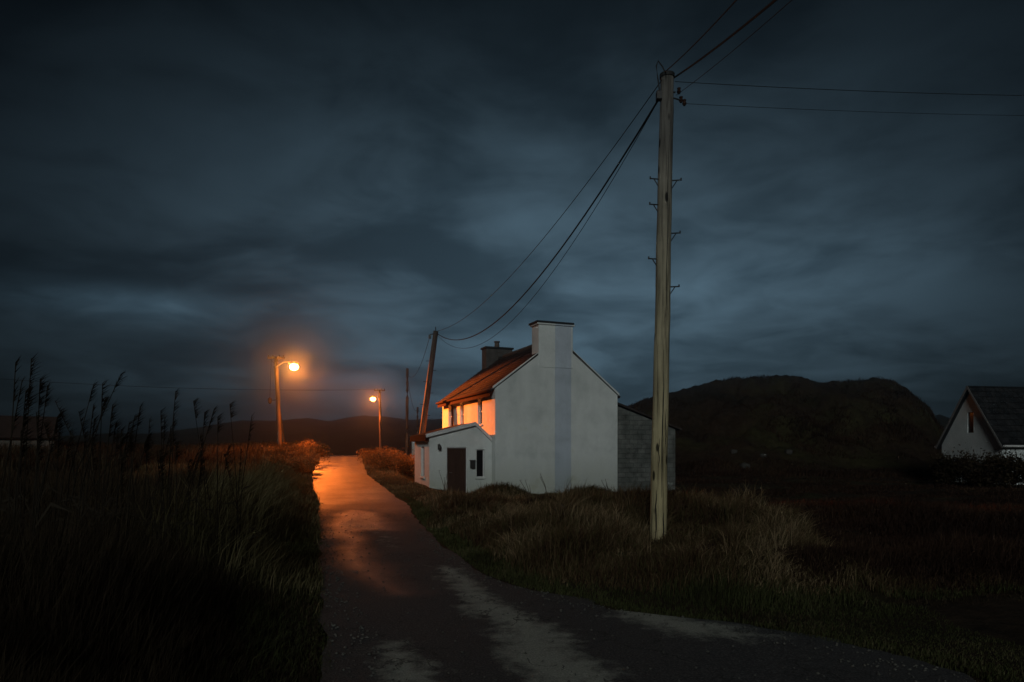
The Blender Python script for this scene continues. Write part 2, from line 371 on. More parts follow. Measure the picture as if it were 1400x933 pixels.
# ------------------------------------------------------------------ terrain
def smooth(a, b, x):
    t = np.clip((np.asarray(x, float) - a) / (b - a), 0, 1); return t * t * (3 - 2 * t)
def vnoise(x, y, seed=0):
    x = np.asarray(x, float); y = np.asarray(y, float)
    xi = np.floor(x).astype(np.int64); yi = np.floor(y).astype(np.int64); xf = x - xi; yf = y - yi
    def h(a, b):
        n = (a * 374761393 + b * 668265263 + seed * 2147483647) & 0xffffffff
        n = ((n ^ (n >> 13)) * 1274126177) & 0xffffffff
        return ((n ^ (n >> 16)) & 0xffff) / 65535.0
    u = xf * xf * (3 - 2 * xf); v = yf * yf * (3 - 2 * yf)
    return (h(xi, yi) * (1 - u) + h(xi + 1, yi) * u) * (1 - v) + (h(xi, yi + 1) * (1 - u) + h(xi + 1, yi + 1) * u) * v - .5
def fbm(x, y, o=4, seed=0):
    s = 0; a = 1
    for i in range(o):
        s = s + a * vnoise(x * 2 ** i, y * 2 ** i, seed + i * 17); a *= .5
    return s
def zr(Y): return 1.42 * smooth(19, 49, Y) - 1.2 * smooth(52, 72, Y)
RY = [-12, 0, 3, 5.6, 8.7, 19.3, 22, 27, 32.6, 40, 47, 60, 75, 90]
RL = [-1.2, -.6, -.9, -1.57, -2.44, -5.5, -6.2, -7.87, -9.54, -11.45, -13.1, -15.8, -19, -23]
QY = [-12, 4.9, 5.3, 5.8, 6.34, 6.8, 7.1, 7.4, 8.1, 8.7, 9.67, 13.1, 17, 22, 27, 32.6, 40, 47, 60, 75, 90]
QR = [4.2, 3.6, 3.45, 3.15, 2.65, 2.3, 1.6, 1.15, .60, .05, -.45, -1.45, -2.35, -3.4, -5.0, -6.9, -8.75, -10.3, -13, -16.3, -20.3]
def XL(Y): return np.interp(Y, RY, RL)
def XR(Y): return np.interp(Y, QY, QR)
SKY = np.array([(-900, 606), (-200, 604), (0, 603), (80, 602), (200, 597), (280, 588), (330, 579), (385, 580), (420, 577), (450, 580), (475, 574), (498, 570.5), (530, 574), (560, 577), (610, 577), (700, 585), (900, 592), (1200, 596), (1285, 578), (1300, 583), (1340, 600), (1500, 602), (2300, 606)], float)
MND = np.array([(560, 614), (700, 604), (820, 560), (860, 548), (900, 538), (950, 530), (985, 521), (1050, 516), (1100, 514.5), (1150, 516), (1200, 518), (1222, 523), (1240, 533), (1258, 546), (1272, 562), (1283, 582), (1295, 604), (1330, 612), (1600, 615)], float)
def height(X, Y):
    X = np.asarray(X, float); Y = np.asarray(Y, float)
    Ys = np.maximum(Y, .5); px = np.clip(700 + F * X / Ys, -2500, 3500)
    dR = X - XR(Y); dL = XL(Y) - X
    road = zr(Y)
    side = np.maximum(dR, dL)
    h = road * 1.0
    # right of the lane: verge bank, then the lower yard of the house
    yard = -.16 + .25 * smooth(40, 70, Y) * smooth(3, 12, X)
    tr = smooth(.6, 4.2, dR) * smooth(14, 24, Y)
    h = np.where(dR > 0, road * (1 - tr) + yard * tr, h)
    bank = .14 * np.exp(-((Y - 18 - .15 * X) / 4.2) ** 2) * smooth(.3, 2.6, dR) * (1 - .55 * smooth(3, 9, X))
    h = h + np.where(dR > 0, bank, 0)
    h = h + np.where(dR > 0, .12 * smooth(.3, 1.6, dR) * smooth(6.3, 9, Y) * (1 - smooth(22, 28, Y)), 0)
    # roadside banks near the crest
    bR = .42 * smooth(1.2, 2.9, dR) * (1 - smooth(4.6, 7.0, dR)) * smooth(33, 40, Y) * (1 - smooth(56, 68, Y))
    bL = .45 * smooth(.3, 1.8, dL) * (1 - .5 * smooth(5, 12, dL)) * smooth(25, 36, Y) * (1 - smooth(56, 70, Y))
    h = h + np.where(dR > 0, bR, 0) + np.where(dL > 0, bL, 0)
    # left field rises gently
    h = h + np.where(dL > 0, .25 * smooth(.2, 2.5, dL) * (1 - smooth(18, 30, Y)) + .45 * smooth(4, 22, dL) * smooth(16, 60, Y), 0)
    # unevenness off the road
    off = smooth(.1, 1.8, side)
    h = h + off * (.16 * fbm(X * .55, Y * .55, 4, 3) + .35 * fbm(X * .09, Y * .09, 3, 9) * smooth(25, 60, Y))
    # knoll to the right
    T = EYE + (HOR - np.interp(px, MND[:, 0], MND[:, 1])) / F * 76
    gm = smooth(44, 76, Y) ** 1.15 * (1 - smooth(92, 170, Y))
    rough = (2.6 * np.abs(fbm(X * .10, Y * .10, 5, 21)) + 2.0 * fbm(X * .22, Y * .22, 5, 23) + .9 * np.abs(fbm(X * .6, Y * .6, 4, 5))) * smooth(46, 60, Y) * (1 - smooth(68, 76, Y) * .60) * smooth(820, 960, px)
    h = h + np.where(Y > 44, (T - .9) * gm * smooth(540, 800, px) + rough * (1 - smooth(92, 120, Y)), 0)
    # far hills all round
    rr = np.sqrt(X * X + Y * Y)
    Tf = EYE + (HOR - np.where(Y > 20, np.interp(px, SKY[:, 0], SKY[:, 1]), 606)) / F * 380
    gf = smooth(120, 380, rr) * (1 - smooth(600, 2200, rr) * .6)
    h = h * (1 - smooth(90, 200, rr)) + Tf * gf + 4.0 * fbm(X * .02, Y * .02, 5, 31) * smooth(130, 300, rr) * (1 - smooth(330, 378, rr) * .85) - 1.5 * smooth(70, 110, rr) * (1 - smooth(150, 300, rr)) * (1 - smooth(700, 860, px))
    return h
azs = np.concatenate([np.radians(np.linspace(-180, -46, 70, endpoint=False)), np.arctan(np.linspace(-1.04, 1.04, 700)), np.radians(np.linspace(46.5, 180, 70, endpoint=False))])
rs = np.concatenate([np.linspace(1.2, 6, 20, endpoint=False), np.geomspace(6, 130, 300, endpoint=False), np.geomspace(130, 2800, 110)])
A, Rr = np.meshgrid(azs, rs)
# in front, rows are at constant depth so that ridges stay crisp; behind they are rings
GX = np.sin(A) * Rr; GY = np.cos(A) * Rr
GZ = height(GX, GY)
inroad = (GX > XL(GY) + .05) & (GX < XR(GY) - .05) & (GY < 88) & (GX < 28) & (GY > -11)
GZ = np.where(inroad, zr(GY) - .06, np.where((GX > XL(GY) - .5) & (GX < XR(GY) + .5) & (GY < 88), GZ - .02, GZ))
nr, na = GX.shape
V = np.stack([GX.ravel(), GY.ravel(), GZ.ravel()], 1)
V = np.vstack([V, [[0, 0, -.06]]])
i, j = np.meshgrid(np.arange(nr - 1), np.arange(na), indexing='ij'); j2 = (j + 1) % na
quads = np.stack([i * na + j, (i + 1) * na + j, (i + 1) * na + j2, i * na + j2], -1).reshape(-1, 4)
def fastmesh(name, V, loops, counts, mat, smooth_=False):
    me = bpy.data.meshes.new(name)
    me.vertices.add(len(V)); me.vertices.foreach_set("co", np.ascontiguousarray(V, dtype=np.float32).ravel())
    me.loops.add(len(loops)); me.loops.foreach_set("vertex_index", np.ascontiguousarray(loops, dtype=np.int32))
    me.polygons.add(len(counts)); st = np.concatenate([[0], np.cumsum(counts)[:-1]]).astype(np.int32)
    me.polygons.foreach_set("loop_start", st)
    if smooth_: me.polygons.foreach_set("use_smooth", np.ones(len(counts), bool))
    me.update(calc_edges=True); me.materials.append(mat)
    o = bpy.data.objects.new(name, me); COL.objects.link(o); return o
cen = np.stack([np.full(na, nr * na), np.arange(na), (np.arange(na) + 1) % na], 1)[:, ::1]
loops = np.concatenate([quads[:, ::-1].ravel(), cen[:, ::-1].ravel()])
counts = np.concatenate([np.full(len(quads), 4), np.full(na, 3)])
def terrain_mat():
    m, N, L, P = new_mat("moor_ground")
    t = N.new("ShaderNodeTexCoord")
    def noi(s, d=8, ro=.6):
        n = N.new("ShaderNodeTexNoise"); n.inputs['Scale'].default_value = s; n.inputs['Detail'].default_value = d; n.inputs['Roughness'].default_value = ro
        L.new(t.outputs['Object'], n.inputs['Vector']); return n.outputs[0]
    a = noi(.12, 10, .65); b_ = noi(2.2, 8, .7)
    r1 = ramp(N, [(.32, (.018, .014, .009)), (.48, (.030, .020, .013)), (.6, (.034, .032, .014)), (.75, (.05, .034, .02))]); L.new(a, r1.inputs[0])
    r2 = ramp(N, [(.3, g(.5)), (.7, g(1.5))]); L.new(b_, r2.inputs[0])
    mx = N.new("ShaderNodeMix"); mx.data_type = 'RGBA'; mx.blend_type = 'MULTIPLY'; mx.inputs[0].default_value = 1
    L.new(r1.outputs[0], mx.inputs[6]); L.new(r2.outputs[0], mx.inputs[7]); L.new(mx.outputs[2], P.inputs['Base Color'])
    P.inputs['Roughness'].default_value = .95; P.inputs['Specular IOR Level'].default_value = .1
    b = N.new("ShaderNodeBump"); b.inputs['Strength'].default_value = .9; b.inputs['Distance'].default_value = .15
    L.new(b_, b.inputs['Height']); L.new(b.outputs[0], P.inputs['Normal'])
    return m
ground = fastmesh("ground", V, loops, counts, terrain_mat(), True)
tag(ground, "dark rough moorland ground with hills", kind="structure")

# ------------------------------------------------------------------ lane
ys = np.concatenate([np.arange(-11, 3, .5), np.arange(3, 14, .07), np.arange(14, 30, .15), np.arange(30, 88, .4)])
NXR = 150
tt = np.linspace(0, 1, NXR) ** 1.25
xl = XL(ys); xr = XR(ys)
edge_n = .10 * fbm(ys * 1.3, ys * 0, 4, 41)
edge_n2 = (.10 + .35 * (1 - smooth(6, 9, ys))) * fbm(ys * 1.9, ys * 0 + 9, 5, 44)
PX = (xl + edge_n)[:, None] + (xr + edge_n2 - xl - edge_n)[:, None] * tt[None, :]
PY = np.repeat(ys[:, None], NXR, 1)
PZ = zr(PY) + .012 * fbm(PX * .5, PY * .5, 3, 50) - .03 * np.abs(tt - .35)[None, :] * 0
def gp(px, py):   # photo pixel on the flat lane -> ground point
    d = F * EYE / (py - HOR); return ((px - 700) / F * d, d)
def polymask(pts, soft=.12):
    P_ = np.array([gp(400 + x / 2.8, 600 + y / 2.8) for x, y in pts])
    wx = PX + .22 * fbm(PX * 1.3, PY * .7, 3, 61); wy = PY + .22 * fbm(PX * .9, PY * .6, 3, 66)
    ins = np.zeros(PX.shape, bool); dist = np.full(PX.shape, 1e9)
    n = len(P_)
    for k in range(n):
        x1, y1 = P_[k]; x2, y2 = P_[(k + 1) % n]
        c = ((y1 > wy) != (y2 > wy)) & (wx < (x2 - x1) * (wy - y1) / (y2 - y1 + 1e-9) + x1); ins ^= c
        t = np.clip(((wx - x1) * (x2 - x1) + (wy - y1) * (y2 - y1)) / ((x2 - x1) ** 2 + (y2 - y1) ** 2 + 1e-9), 0, 1)
        dist = np.minimum(dist, np.hypot(wx - x1 - t * (x2 - x1), wy - y1 - t * (y2 - y1)))
    s = np.where(ins, dist, -dist); return np.clip(.5 + s / soft * .5, 0, 1)
wear = np.maximum.reduce([
    polymask([(530, 480), (600, 490), (700, 560), (800, 630), (900, 690), (1000, 740), (1080, 800), (1180, 860), (1240, 935), (960, 935), (870, 850), (760, 710), (650, 655), (570, 550)], .3),
    polymask([(350, 790), (430, 785), (450, 830), (560, 860), (590, 935), (350, 935)], .3),
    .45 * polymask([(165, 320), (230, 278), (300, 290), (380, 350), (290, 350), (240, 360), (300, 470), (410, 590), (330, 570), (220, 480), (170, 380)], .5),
    .85 * polymask([(1204, 686), (1232, 650), (1400, 658), (1680, 700), (1820, 750), (1680, 765), (1400, 740)], .35),
    .35 * np.exp(-((PX - (XL(PY) * .42 + XR(PY) * .58)) / .35) ** 2) * (PY > 12)])
V = np.stack([PX.ravel(), PY.ravel(), PZ.ravel()], 1)
i, j = np.meshgrid(np.arange(len(ys) - 1), np.arange(NXR - 1), indexing='ij')
quads = np.stack([i * NXR + j, i * NXR + j + 1, (i + 1) * NXR + j + 1, (i + 1) * NXR + j], -1).reshape(-1, 4)
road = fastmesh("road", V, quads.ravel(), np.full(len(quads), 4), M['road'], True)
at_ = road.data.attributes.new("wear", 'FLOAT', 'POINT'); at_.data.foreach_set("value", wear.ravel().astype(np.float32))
at_ = road.data.attributes.new("wet", 'FLOAT', 'POINT')
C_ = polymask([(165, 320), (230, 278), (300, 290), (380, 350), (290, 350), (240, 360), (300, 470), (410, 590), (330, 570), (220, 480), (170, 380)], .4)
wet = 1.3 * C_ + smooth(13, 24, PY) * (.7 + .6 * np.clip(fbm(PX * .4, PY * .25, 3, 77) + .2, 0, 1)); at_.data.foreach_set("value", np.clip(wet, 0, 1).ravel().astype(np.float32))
tag(road, "narrow wet asphalt lane with pale worn tracks", kind="structure")

# ------------------------------------------------------------------ white house
HX, HY, HZ = -.72, 29.2, -.18
house = empty("white_house", (HX, HY, HZ), math.atan2(.37, .93))
tag(house, "white two storey house with chimney on its gable, beside the lane", "house")
W_, LN, EV, RG = 6.0, 8.2, 4.60, 6.85
bm = bmesh.new(); prism(bm, [(0, -.6), (W_, -.6), (W_, EV - .12), (W_ / 2, RG), (0, EV)], 'y', 0, LN)
wall = obj("wall", bm, M['wall'], house)
wins = [(2.0, .62), (4.72, .62), (6.75, .62)]
zb, zt = 3.12, 4.32
lows = [(4.9, .9), (6.9, .9)]
cut(wall, [((-.3, t - w / 2, zb), (.17, t + w / 2, zt)) for t, w in wins] + [((-.3, t - w / 2, .95), (.17, t + w / 2, 2.2)) for t, w in lows])
def window_x(t, w_, z0, z1, parent, x0=0.0, depth=.15):
    b = bmesh.new(); f = .05
    for a, c in (((x0 + depth - .05, t - w_ / 2, z0), (x0 + depth, t - w_ / 2 + f, z1)), ((x0 + depth - .05, t + w_ / 2 - f, z0), (x0 + depth, t + w_ / 2, z1)),
                 ((x0 + depth - .05, t - w_ / 2 + f, z0), (x0 + depth, t + w_ / 2 - f, z0 + f)), ((x0 + depth - .05, t - w_ / 2 + f, z1 - f), (x0 + depth, t + w_ / 2 - f, z1)),
                 ((x0 + depth - .045, t - w_ / 2 + f, (z0 + z1) / 2 - .02), (x0 + depth - .004, t + w_ / 2 - f, (z0 + z1) / 2 + .02))): box(b, a, c)
    win = obj("window", b, M['frame'], parent)
    b = bmesh.new(); box(b, (x0 + depth - .022, t - w_ / 2 + f, z0 + f), (x0 + depth - .012, t + w_ / 2 - f, z1 - f)); obj("pane", b, M['glass'], win)
    b = bmesh.new(); box(b, (x0 - .06, t - w_ / 2 - .06, z0 - .075), (x0 + depth - .052, t + w_ / 2 + .06, z0 - .003), .01); obj("sill", b, M['wall'], win)
for t, ww in wins: window_x(t, ww, zb, zt, house)
for t, ww in lows: window_x(t, ww, .95, 2.2, house)
# roof
def slab(bm, p0, p1, q1, q0, th):
    """quad p0 p1 q1 q0 thickened downwards along its normal"""
    P_ = [Vector(p) for p in (p0, p1, q1, q0)]
    n = (P_[1] - P_[0]).cross(P_[3] - P_[0]).normalized()
    if n.z < 0: n = -n
    a = [bm.verts.new(p) for p in P_]; b = [bm.verts.new(p - n * th) for p in P_]
    bm.faces.new(a); bm.faces.new(b[::-1])
    for k in range(4): bm.faces.new((a[k], a[(k + 1) % 4], b[(k + 1) % 4], b[k]))
RZ = RG + .10; sl = (RG - EV) / (W_ / 2)
bm = bmesh.new()
slab(bm, (-.22, .05, EV - .22 * sl + .10), (-.22, LN + .1, EV - .22 * sl + .10), (W_ / 2, LN + .1, RZ), (W_ / 2, .05, RZ), .09)
slr = (RG - EV + .12) / (W_ / 2)
slab(bm, (W_ + .2, .05, EV - .12 - .2 * slr + .10), (W_ + .2, LN + .1, EV - .12 - .2 * slr + .10), (W_ / 2 + .002, LN + .1, RZ), (W_ / 2 + .002, .05, RZ), .09)
roof = obj("roof", bm, M['slate'], house)
# slate courses as real low steps on the lane side
bm = bmesh.new(); nc = 16
for k in range(nc):
    f0, f1 = k / nc, (k + 1) / nc
    x0, x1 = -.22 + f0 * (W_ / 2 + .22), -.22 + f1 * (W_ / 2 + .22)
    z0 = EV - .22 * sl + .10 + f0 * (RZ - (EV - .22 * sl + .10)); z1 = z0 + (x1 - x0) * (RZ - (EV - .22 * sl + .10)) / (W_ / 2 + .22)
    yy = .05
    while yy < LN + .1:
        y2 = min(yy + .27 + random.uniform(-.015, .015), LN + .12); j_ = random.uniform(.012, .026)
        slab(bm, (x0 - .012, yy + .004, z0 + j_ + .004), (x0 - .012, y2 - .004, z0 + j_ + random.uniform(-.003, .003)), (x1, y2 - .004, z1 + .006), (x1, yy + .004, z1 + .006), .010)
        yy = y2
obj("tiles", bm, M['slate'], roof)
bm = bmesh.new(); tube(bm, [(W_ / 2, .8, RZ + .03), (W_ / 2, LN - .8, RZ + .03)], .11, 8); obj("ridge_tiles", bm, M['chim_dark'], roof)
bm = bmesh.new(); box(bm, (-.245, .03, EV - .34), (-.215, LN + .1, EV - .06)); obj("fascia", bm, M['fascia'], house)
bm = bmesh.new(); tube(bm, [(-.30, 0.05, EV - .12), (-.30, LN + .1, EV - .12)], .055, 8); obj("gutter", bm, M['fascia'], house)
bm = bmesh.new(); tube(bm, [(-.30, 6.05, EV - .16), (-.08, 6.05, EV - .45), (-.08, 6.05, 0.1)], .045, 8); obj("downpipe", bm, M['fascia'], house)
# plaster skew along the near gable
kl = (RG + .135 - EV) / (W_ / 2 + .10); kr = (RG + .265 - EV) / (W_ / 2 + .08)
for s0, s1 in (((-.10, EV - .01), (2.027, EV - .01 + kl * 2.127)), ((W_ + .08, EV - .14), (3.703, EV - .14 + kr * (W_ + .08 - 3.703)))):
    bm = bmesh.new()
    a = Vector((s0[0], 0, s0[1])); b = Vector((s1[0], 0, s1[1])); up = Vector((0, 0, .10))
    for y0, y1 in ((-.035, .06),):
        vs_ = [bm.verts.new(p) for p in (a + Vector((0, y0, 0)), b + Vector((0, y0, 0)), b + up * .3 + Vector((0, y0, 0)), a + up + Vector((0, y0, 0)))]
        ws_ = [bm.verts.new(v.co + Vector((0, y1 - y0, 0))) for v in vs_]
        bm.faces.new(vs_); bm.faces.new(ws_[::-1])
        for k in range(4): bm.faces.new((vs_[k], ws_[k], ws_[(k + 1) % 4], vs_[(k + 1) % 4]))
    obj("gable_edge", bm, M['wall'], house)
# chimneys
bm = bmesh.new(); box(bm, (2.03, -.02, 5.6), (3.70, .75, 7.48), .015)
ch = obj("chimney", bm, M['wall'], house)
bm = bmesh.new(); box(bm, (1.96, -.07, 7.482), (3.77, .82, 7.56), .01); obj("band", bm, M['wall'], ch)
bm = bmesh.new(); box(bm, (1.90, -.12, 7.562), (3.72, .86, 7.635), .01); obj("cap", bm, M['cap'], ch)
bm = bmesh.new(); box(bm, (2.25, LN - .72, 5.6), (3.78, LN + .012, 7.50), .015)
ch = obj("chimney", bm, M['chim_dark'], house)
ch["label"] = "dark sooty far chimney with one pot"
bm = bmesh.new(); box(bm, (2.19, LN - .78, 7.502), (3.84, LN + .07, 7.60), .01); obj("cap", bm, M['cap'], ch)
bm = bmesh.new(); tube(bm, [(3.0, LN - .36, 7.6), (3.0, LN - .36, 7.9)], [.15, .12], 12); tube(bm, [(3.0, LN - .36, 7.9), (3.0, LN - .36, 7.96)], .17, 12); obj("pot", bm, M['pot'], ch)
# porch: low wing towards the lane
PW0, PY0, PY1 = -2.78, .42, 3.0
prof = [(PW0, -.6), (0.004, -.6), (0.004, 2.42), (-.75, 3.12), (PW0, 2.62)]
bm = bmesh.new(); prism(bm, [(PW0, -.6), (-.004, -.6), (-.004, 2.42), (-.78, 3.08), (PW0, 2.62)], 'y', PY0, PY1)
porch = obj("porch", bm, M['wall'], house)
dx0, dx1 = -2.02, -1.13
cut(porch, [((dx0, PY0 - .3, .0), (dx1, PY0 + .14, 2.08)), ((-.70, PY0 - .3, .78), (-.34, PY0 + .14, 1.98)), ((PW0 - .3, 1.25, .8), (PW0 + .14, 1.85, 2.1))])
bm = bmesh.new()
slab(bm, (PW0 - .16, PY0 - .10, 2.60), (PW0 - .16, PY1 + .1, 2.60), (-.78, PY1 + .1, 3.14), (-.78, PY0 - .10, 3.14), .05)
slab(bm, (-.02, PY0 - .10, 2.48), (-.02, PY1 + .1, 2.48), (-.778, PY1 + .1, 3.14), (-.778, PY0 - .10, 3.14), .05)
obj("porch_roof", bm, M['slate'], porch)
bm = bmesh.new()
for a, b in (((PW0 - .17, 2.47), (-.78, 3.01)), ((-.02, 2.33), (-.78, 3.01))):
    vs_ = [bm.verts.new((a[0], PY0 - .125, a[1])), bm.verts.new((b[0], PY0 - .125, b[1])), bm.verts.new((b[0], PY0 - .125, b[1] + .155)), bm.verts.new((a[0], PY0 - .125, a[1] + .155))]
    ws_ = [bm.verts.new(v.co + Vector((0, .122, 0))) for v in vs_]
    bm.faces.new(vs_); bm.faces.new(ws_[::-1])
    for k in range(4): bm.faces.new((vs_[k], ws_[k], ws_[(k + 1) % 4], vs_[(k + 1) % 4]))
obj("barge_board", bm, M['frame'], porch)
bm = bmesh.new(); box(bm, (PW0 - .20, PY0 - .10, 2.34), (PW0 - .165, PY1 + .1, 2.575)); box(bm, (PW0 - .163, PY0 - .0, 2.34), (PW0 - .002, PY1 + .1, 2.37)); obj("porch_fascia", bm, M['fascia'], porch)
bm = bmesh.new(); b_ = bm
box(bm, (dx0 + .03, PY0 + .05, .02), (dx1 - .03, PY0 + .10, 2.04), .005)
for k in range(5):
    xx = dx0 + .09 + k * (dx1 - dx0 - .18) / 4.6
    box(bm, (xx, PY0 + .038, .06), (xx + .012, PY0 + .052, 1.98))
door = obj("door", bm, M['door'], house)
bm = bmesh.new(); tube(bm, [(dx0 + .12, PY0 + .03, 1.0), (dx0 + .12, PY0 - .01, 1.0), (dx0 + .22, PY0 - .01, 1.0)], .012, 8); obj("handle", bm, M['galv'], door)
bm = bmesh.new(); box(bm, (dx0 - .0, PY0 + .04, .0), (dx0 + .028, PY0 + .12, 2.075)); box(bm, (dx1 - .028, PY0 + .04, .0), (dx1, PY0 + .12, 2.075)); box(bm, (dx0 + .028, PY0 + .04, 2.042), (dx1 - .028, PY0 + .12, 2.075)); obj("door_frame", bm, M['frame'], door)
bm = bmesh.new(); box(bm, (dx0 - .08, PY0 - .25, -.3), (dx1 + .08, PY0 - .003, -.002), .01); obj("door_step", bm, M['rock'], house)
# porch windows
b = bmesh.new(); y = PY0 + .08
for a, c in (((-.70, y, .78), (-.66, y + .05, 1.98)), ((-.38, y, .78), (-.34, y + .05, 1.98)), ((-.66, y, .78), (-.38, y + .05, .82)), ((-.66, y, 1.94), (-.38, y + .05, 1.98))): box(b, a, c)
win = obj("window", b, M['frame'], house)
b = bmesh.new(); box(b, (-.66, y + .02, .82), (-.38, y + .03, 1.94)); obj("pane", b, M['glass'], win)
b = bmesh.new(); box(b, (-.76, PY0 - .06, .705), (-.28, y - .002, .777), .01); obj("sill", b, M['wall'], win)
window_x(1.55, .6, .8, 2.1, house, PW0, .13)
# wall lantern and letter box beside the door
bm = bmesh.new(); box(bm, (-2.42, PY0 - .03, 1.98), (-2.34, PY0 - .002, 2.2)); tube(bm, [(-2.38, PY0 - .12, 1.96), (-2.38, PY0 - .12, 2.12), (-2.38, PY0 - .12, 2.2)], [.05, .075, .03], 8); tube(bm, [(-2.38, PY0 - .02, 2.17), (-2.38, PY0 - .12, 2.22)], .012, 6)
obj("wall_lamp", bm, M['dark_metal'], house)
bm = bmesh.new(); box(bm, (-1.0, PY0 - .12, 1.18), (-.80, PY0 - .003, 1.50), .01); box(bm, (-1.02, PY0 - .14, 1.502), (-.78, PY0 - .003, 1.53)); obj("letter_box", bm, M['dark_metal'], house)
# unseen block added behind the far gable to stop the lamp beam
bm = bmesh.new(); prism(bm, [(2.3, -.6), (8.7, -.6), (8.7, 4.5), (5.5, 6.0), (2.3, 4.5)], 'y', LN + .13, LN + 7.5); blocker = obj("beam_blocker", bm, M['wall'], house)
bm = bmesh.new()
slab(bm, (2.1, LN + .14, 4.45), (2.1, LN + 7.7, 4.45), (5.5, LN + 7.7, 6.12), (5.5, LN + .14, 6.12), .08); slab(bm, (8.9, LN + .14, 4.45), (8.9, LN + 7.7, 4.45), (5.502, LN + 7.7, 6.12), (5.502, LN + .14, 6.12), .08)
obj("beam_blocker_roof", bm, M['slate'], blocker)
# block lean-to behind
bm = bmesh.new(); prism(bm, [(W_ + .004, -.6), (9.55, -.6), (9.55, 3.0), (W_ + .004, 4.12)], 'y', .55, 6.2)
lt = obj("lean_to", bm, M['block'], house)
bm = bmesh.new()
slab(bm, (9.85, .38, 2.98), (9.85, 6.4, 2.98), (W_ + .01, 6.4, 4.24), (W_ + .01, .38, 4.24), .06)
for k in range(13):
    x0 = 9.85 - k * 0
tmp = bm
for k in range(30):
    yy = .45 + k * .2
    tube(bm, [(9.86, yy, 2.99), (W_ + .02, yy, 4.25)], .035, 6)
obj("lean_to_roof", bm, M['corrugated'], lt)
bm = bmesh.new(); box(bm, (9.552, 2.2, -.1), (9.60, 3.1, 1.95), .004); obj("lean_to_door", bm, M['door'], lt)

# ------------------------------------------------------------------ white bungalow on the right
bx, by = 26.6, 39.6
bung = empty("white_bungalow", (bx, by, -.15), R(10))
tag(bung, "white gabled bungalow with one narrow gable window and dark roof, beyond the knoll", "house")
hw, ev2, rg2, ln2 = 2.1, 2.38, 5.58, 13
bm = bmesh.new(); prism(bm, [(-hw, -1), (hw, -1), (hw, ev2), (0, rg2 - .1), (-hw, ev2)], 'x', 0, ln2)
bw = obj("wall", bm, M['frame'], bung)
bw.data.materials[0] = surf("white_render", [(.3, (.42, .46, .47)), (.7, (.58, .61, .61))], 1.2, .9, .3)
cut(bw, [((-.3, -.20, 2.95), (.12, .22, 4.15))])
b = bmesh.new()
for a, c in (((.06, -.2, 2.95), (.11, -.16, 4.15)), ((.06, .18, 2.95), (.11, .22, 4.15)), ((.06, -.16, 2.95), (.11, .18, 2.99)), ((.06, -.16, 4.11), (.11, .18, 4.15))): box(b, a, c)
win = obj("window", b, M['dark_metal'], bung)
b = bmesh.new(); box(b, (.08, -.16, 2.99), (.09, .18, 4.11)); obj("pane", b, M['glass'], win)
bm = bmesh.new(); s2 = (rg2 - ev2) / hw
for sgn in (-1, 1): slab(bm, (-.22, sgn * (hw + .25), ev2 - .25 * s2 + .1), (ln2 + .2, sgn * (hw + .25), ev2 - .25 * s2 + .1), (ln2 + .2, sgn * .002, rg2 + .1), (-.22, sgn * .002, rg2 + .1), .12)
obj("roof", bm, M['slate_dark'], bung)
for sgn in (-1, 1):
    bm = bmesh.new()
    slab(bm, (-.25, sgn * (hw + .26), ev2 - .26 * s2 + .11), (-.222, sgn * (hw + .26), ev2 - .26 * s2 + .11), (-.222, sgn * .003, rg2 + .11), (-.25, sgn * .003, rg2 + .11), .10)
    obj("barge_board", bm, M['galv'], bung)
for sgn in (-1, 1):
    bm = bmesh.new(); tube(bm, [(-.2, sgn * (hw + .3), ev2 - .22), (ln2 + .2, sgn * (hw + .3), ev2 - .22)], .06, 8); obj("gutter", bm, M['frame'], bung)

# ------------------------------------------------------------------ dark shed on the left
p = at(78, 600, 42)
shed = empty("low_shed", (p.x, 42, 1.2), R(34))
tag(shed, "low dark outbuilding with stone walls behind the reeds", "shed")
bm = bmesh.new(); box(bm, (-7.5, 0, -1.5), (-.15, 4.5, 1.45)); obj("wall", bm, M['stonewall'], shed)
bm = bmesh.new()
slab(bm, (-7.7, -.25, 1.38), (.05, -.25, 1.38), (.05, 2.3, 2.75), (-7.7, 2.3, 2.75), .1)
slab(bm, (-7.7, 4.8, 1.38), (.05, 4.8, 1.38), (.05, 2.302, 2.75), (-7.7, 2.302, 2.75), .1)
prism(bm, [(0, 1.452), (4.5, 1.452), (2.3, 2.6)], 'x', -7.45, -.2)
obj("roof", bm, M['corrugated'], shed)

# far white cottage between the poles
p = at(563, 606, 150)
cot = empty("far_cottage", (p.x, 150, height(p.x, 150) - .4 if False else p.z - 1.6), R(8))
tag(cot, "tiny far white cottage between the bare poles and the porch", "house")
bm = bmesh.new(); prism(bm, [(0, -3), (4.5, -3), (4.5, 2.3), (2.25, 3.9), (0, 2.3)], 'y', 0, 6); obj("wall", bm, M['wall'], cot)
bm = bmesh.new(); slab(bm, (-.2, -.1, 2.25), (-.2, 6.1, 2.25), (2.25, 6.1, 4.05), (2.25, -.1, 4.05), .1); slab(bm, (4.7, -.1, 2.25), (4.7, 6.1, 2.25), (2.252, 6.1, 4.05), (2.252, -.1, 4.05), .1); obj("roof", bm, M['slate_dark'], cot)

# ------------------------------------------------------------------ poles
def zg(x, y): return float(height(np.array([x]), np.array([y]))[0])
def pole_mesh(name, base, top, r0, r1, mat, parent, seg=16, wob=.0):
    bm = bmesh.new(); n = 14; pts = []; rr_ = []
    for k in range(n + 1):
        f = k / n; p = Vector(base).lerp(Vector(top), f)
        if 0 < k < n: p += Vector((random.uniform(-wob, wob), random.uniform(-wob, wob), 0))
        pts.append(p); rr_.append(r0 + (r1 - r0) * f)
    tube(bm, pts, rr_, seg)
    return obj(name, bm, mat, parent, smooth=True)
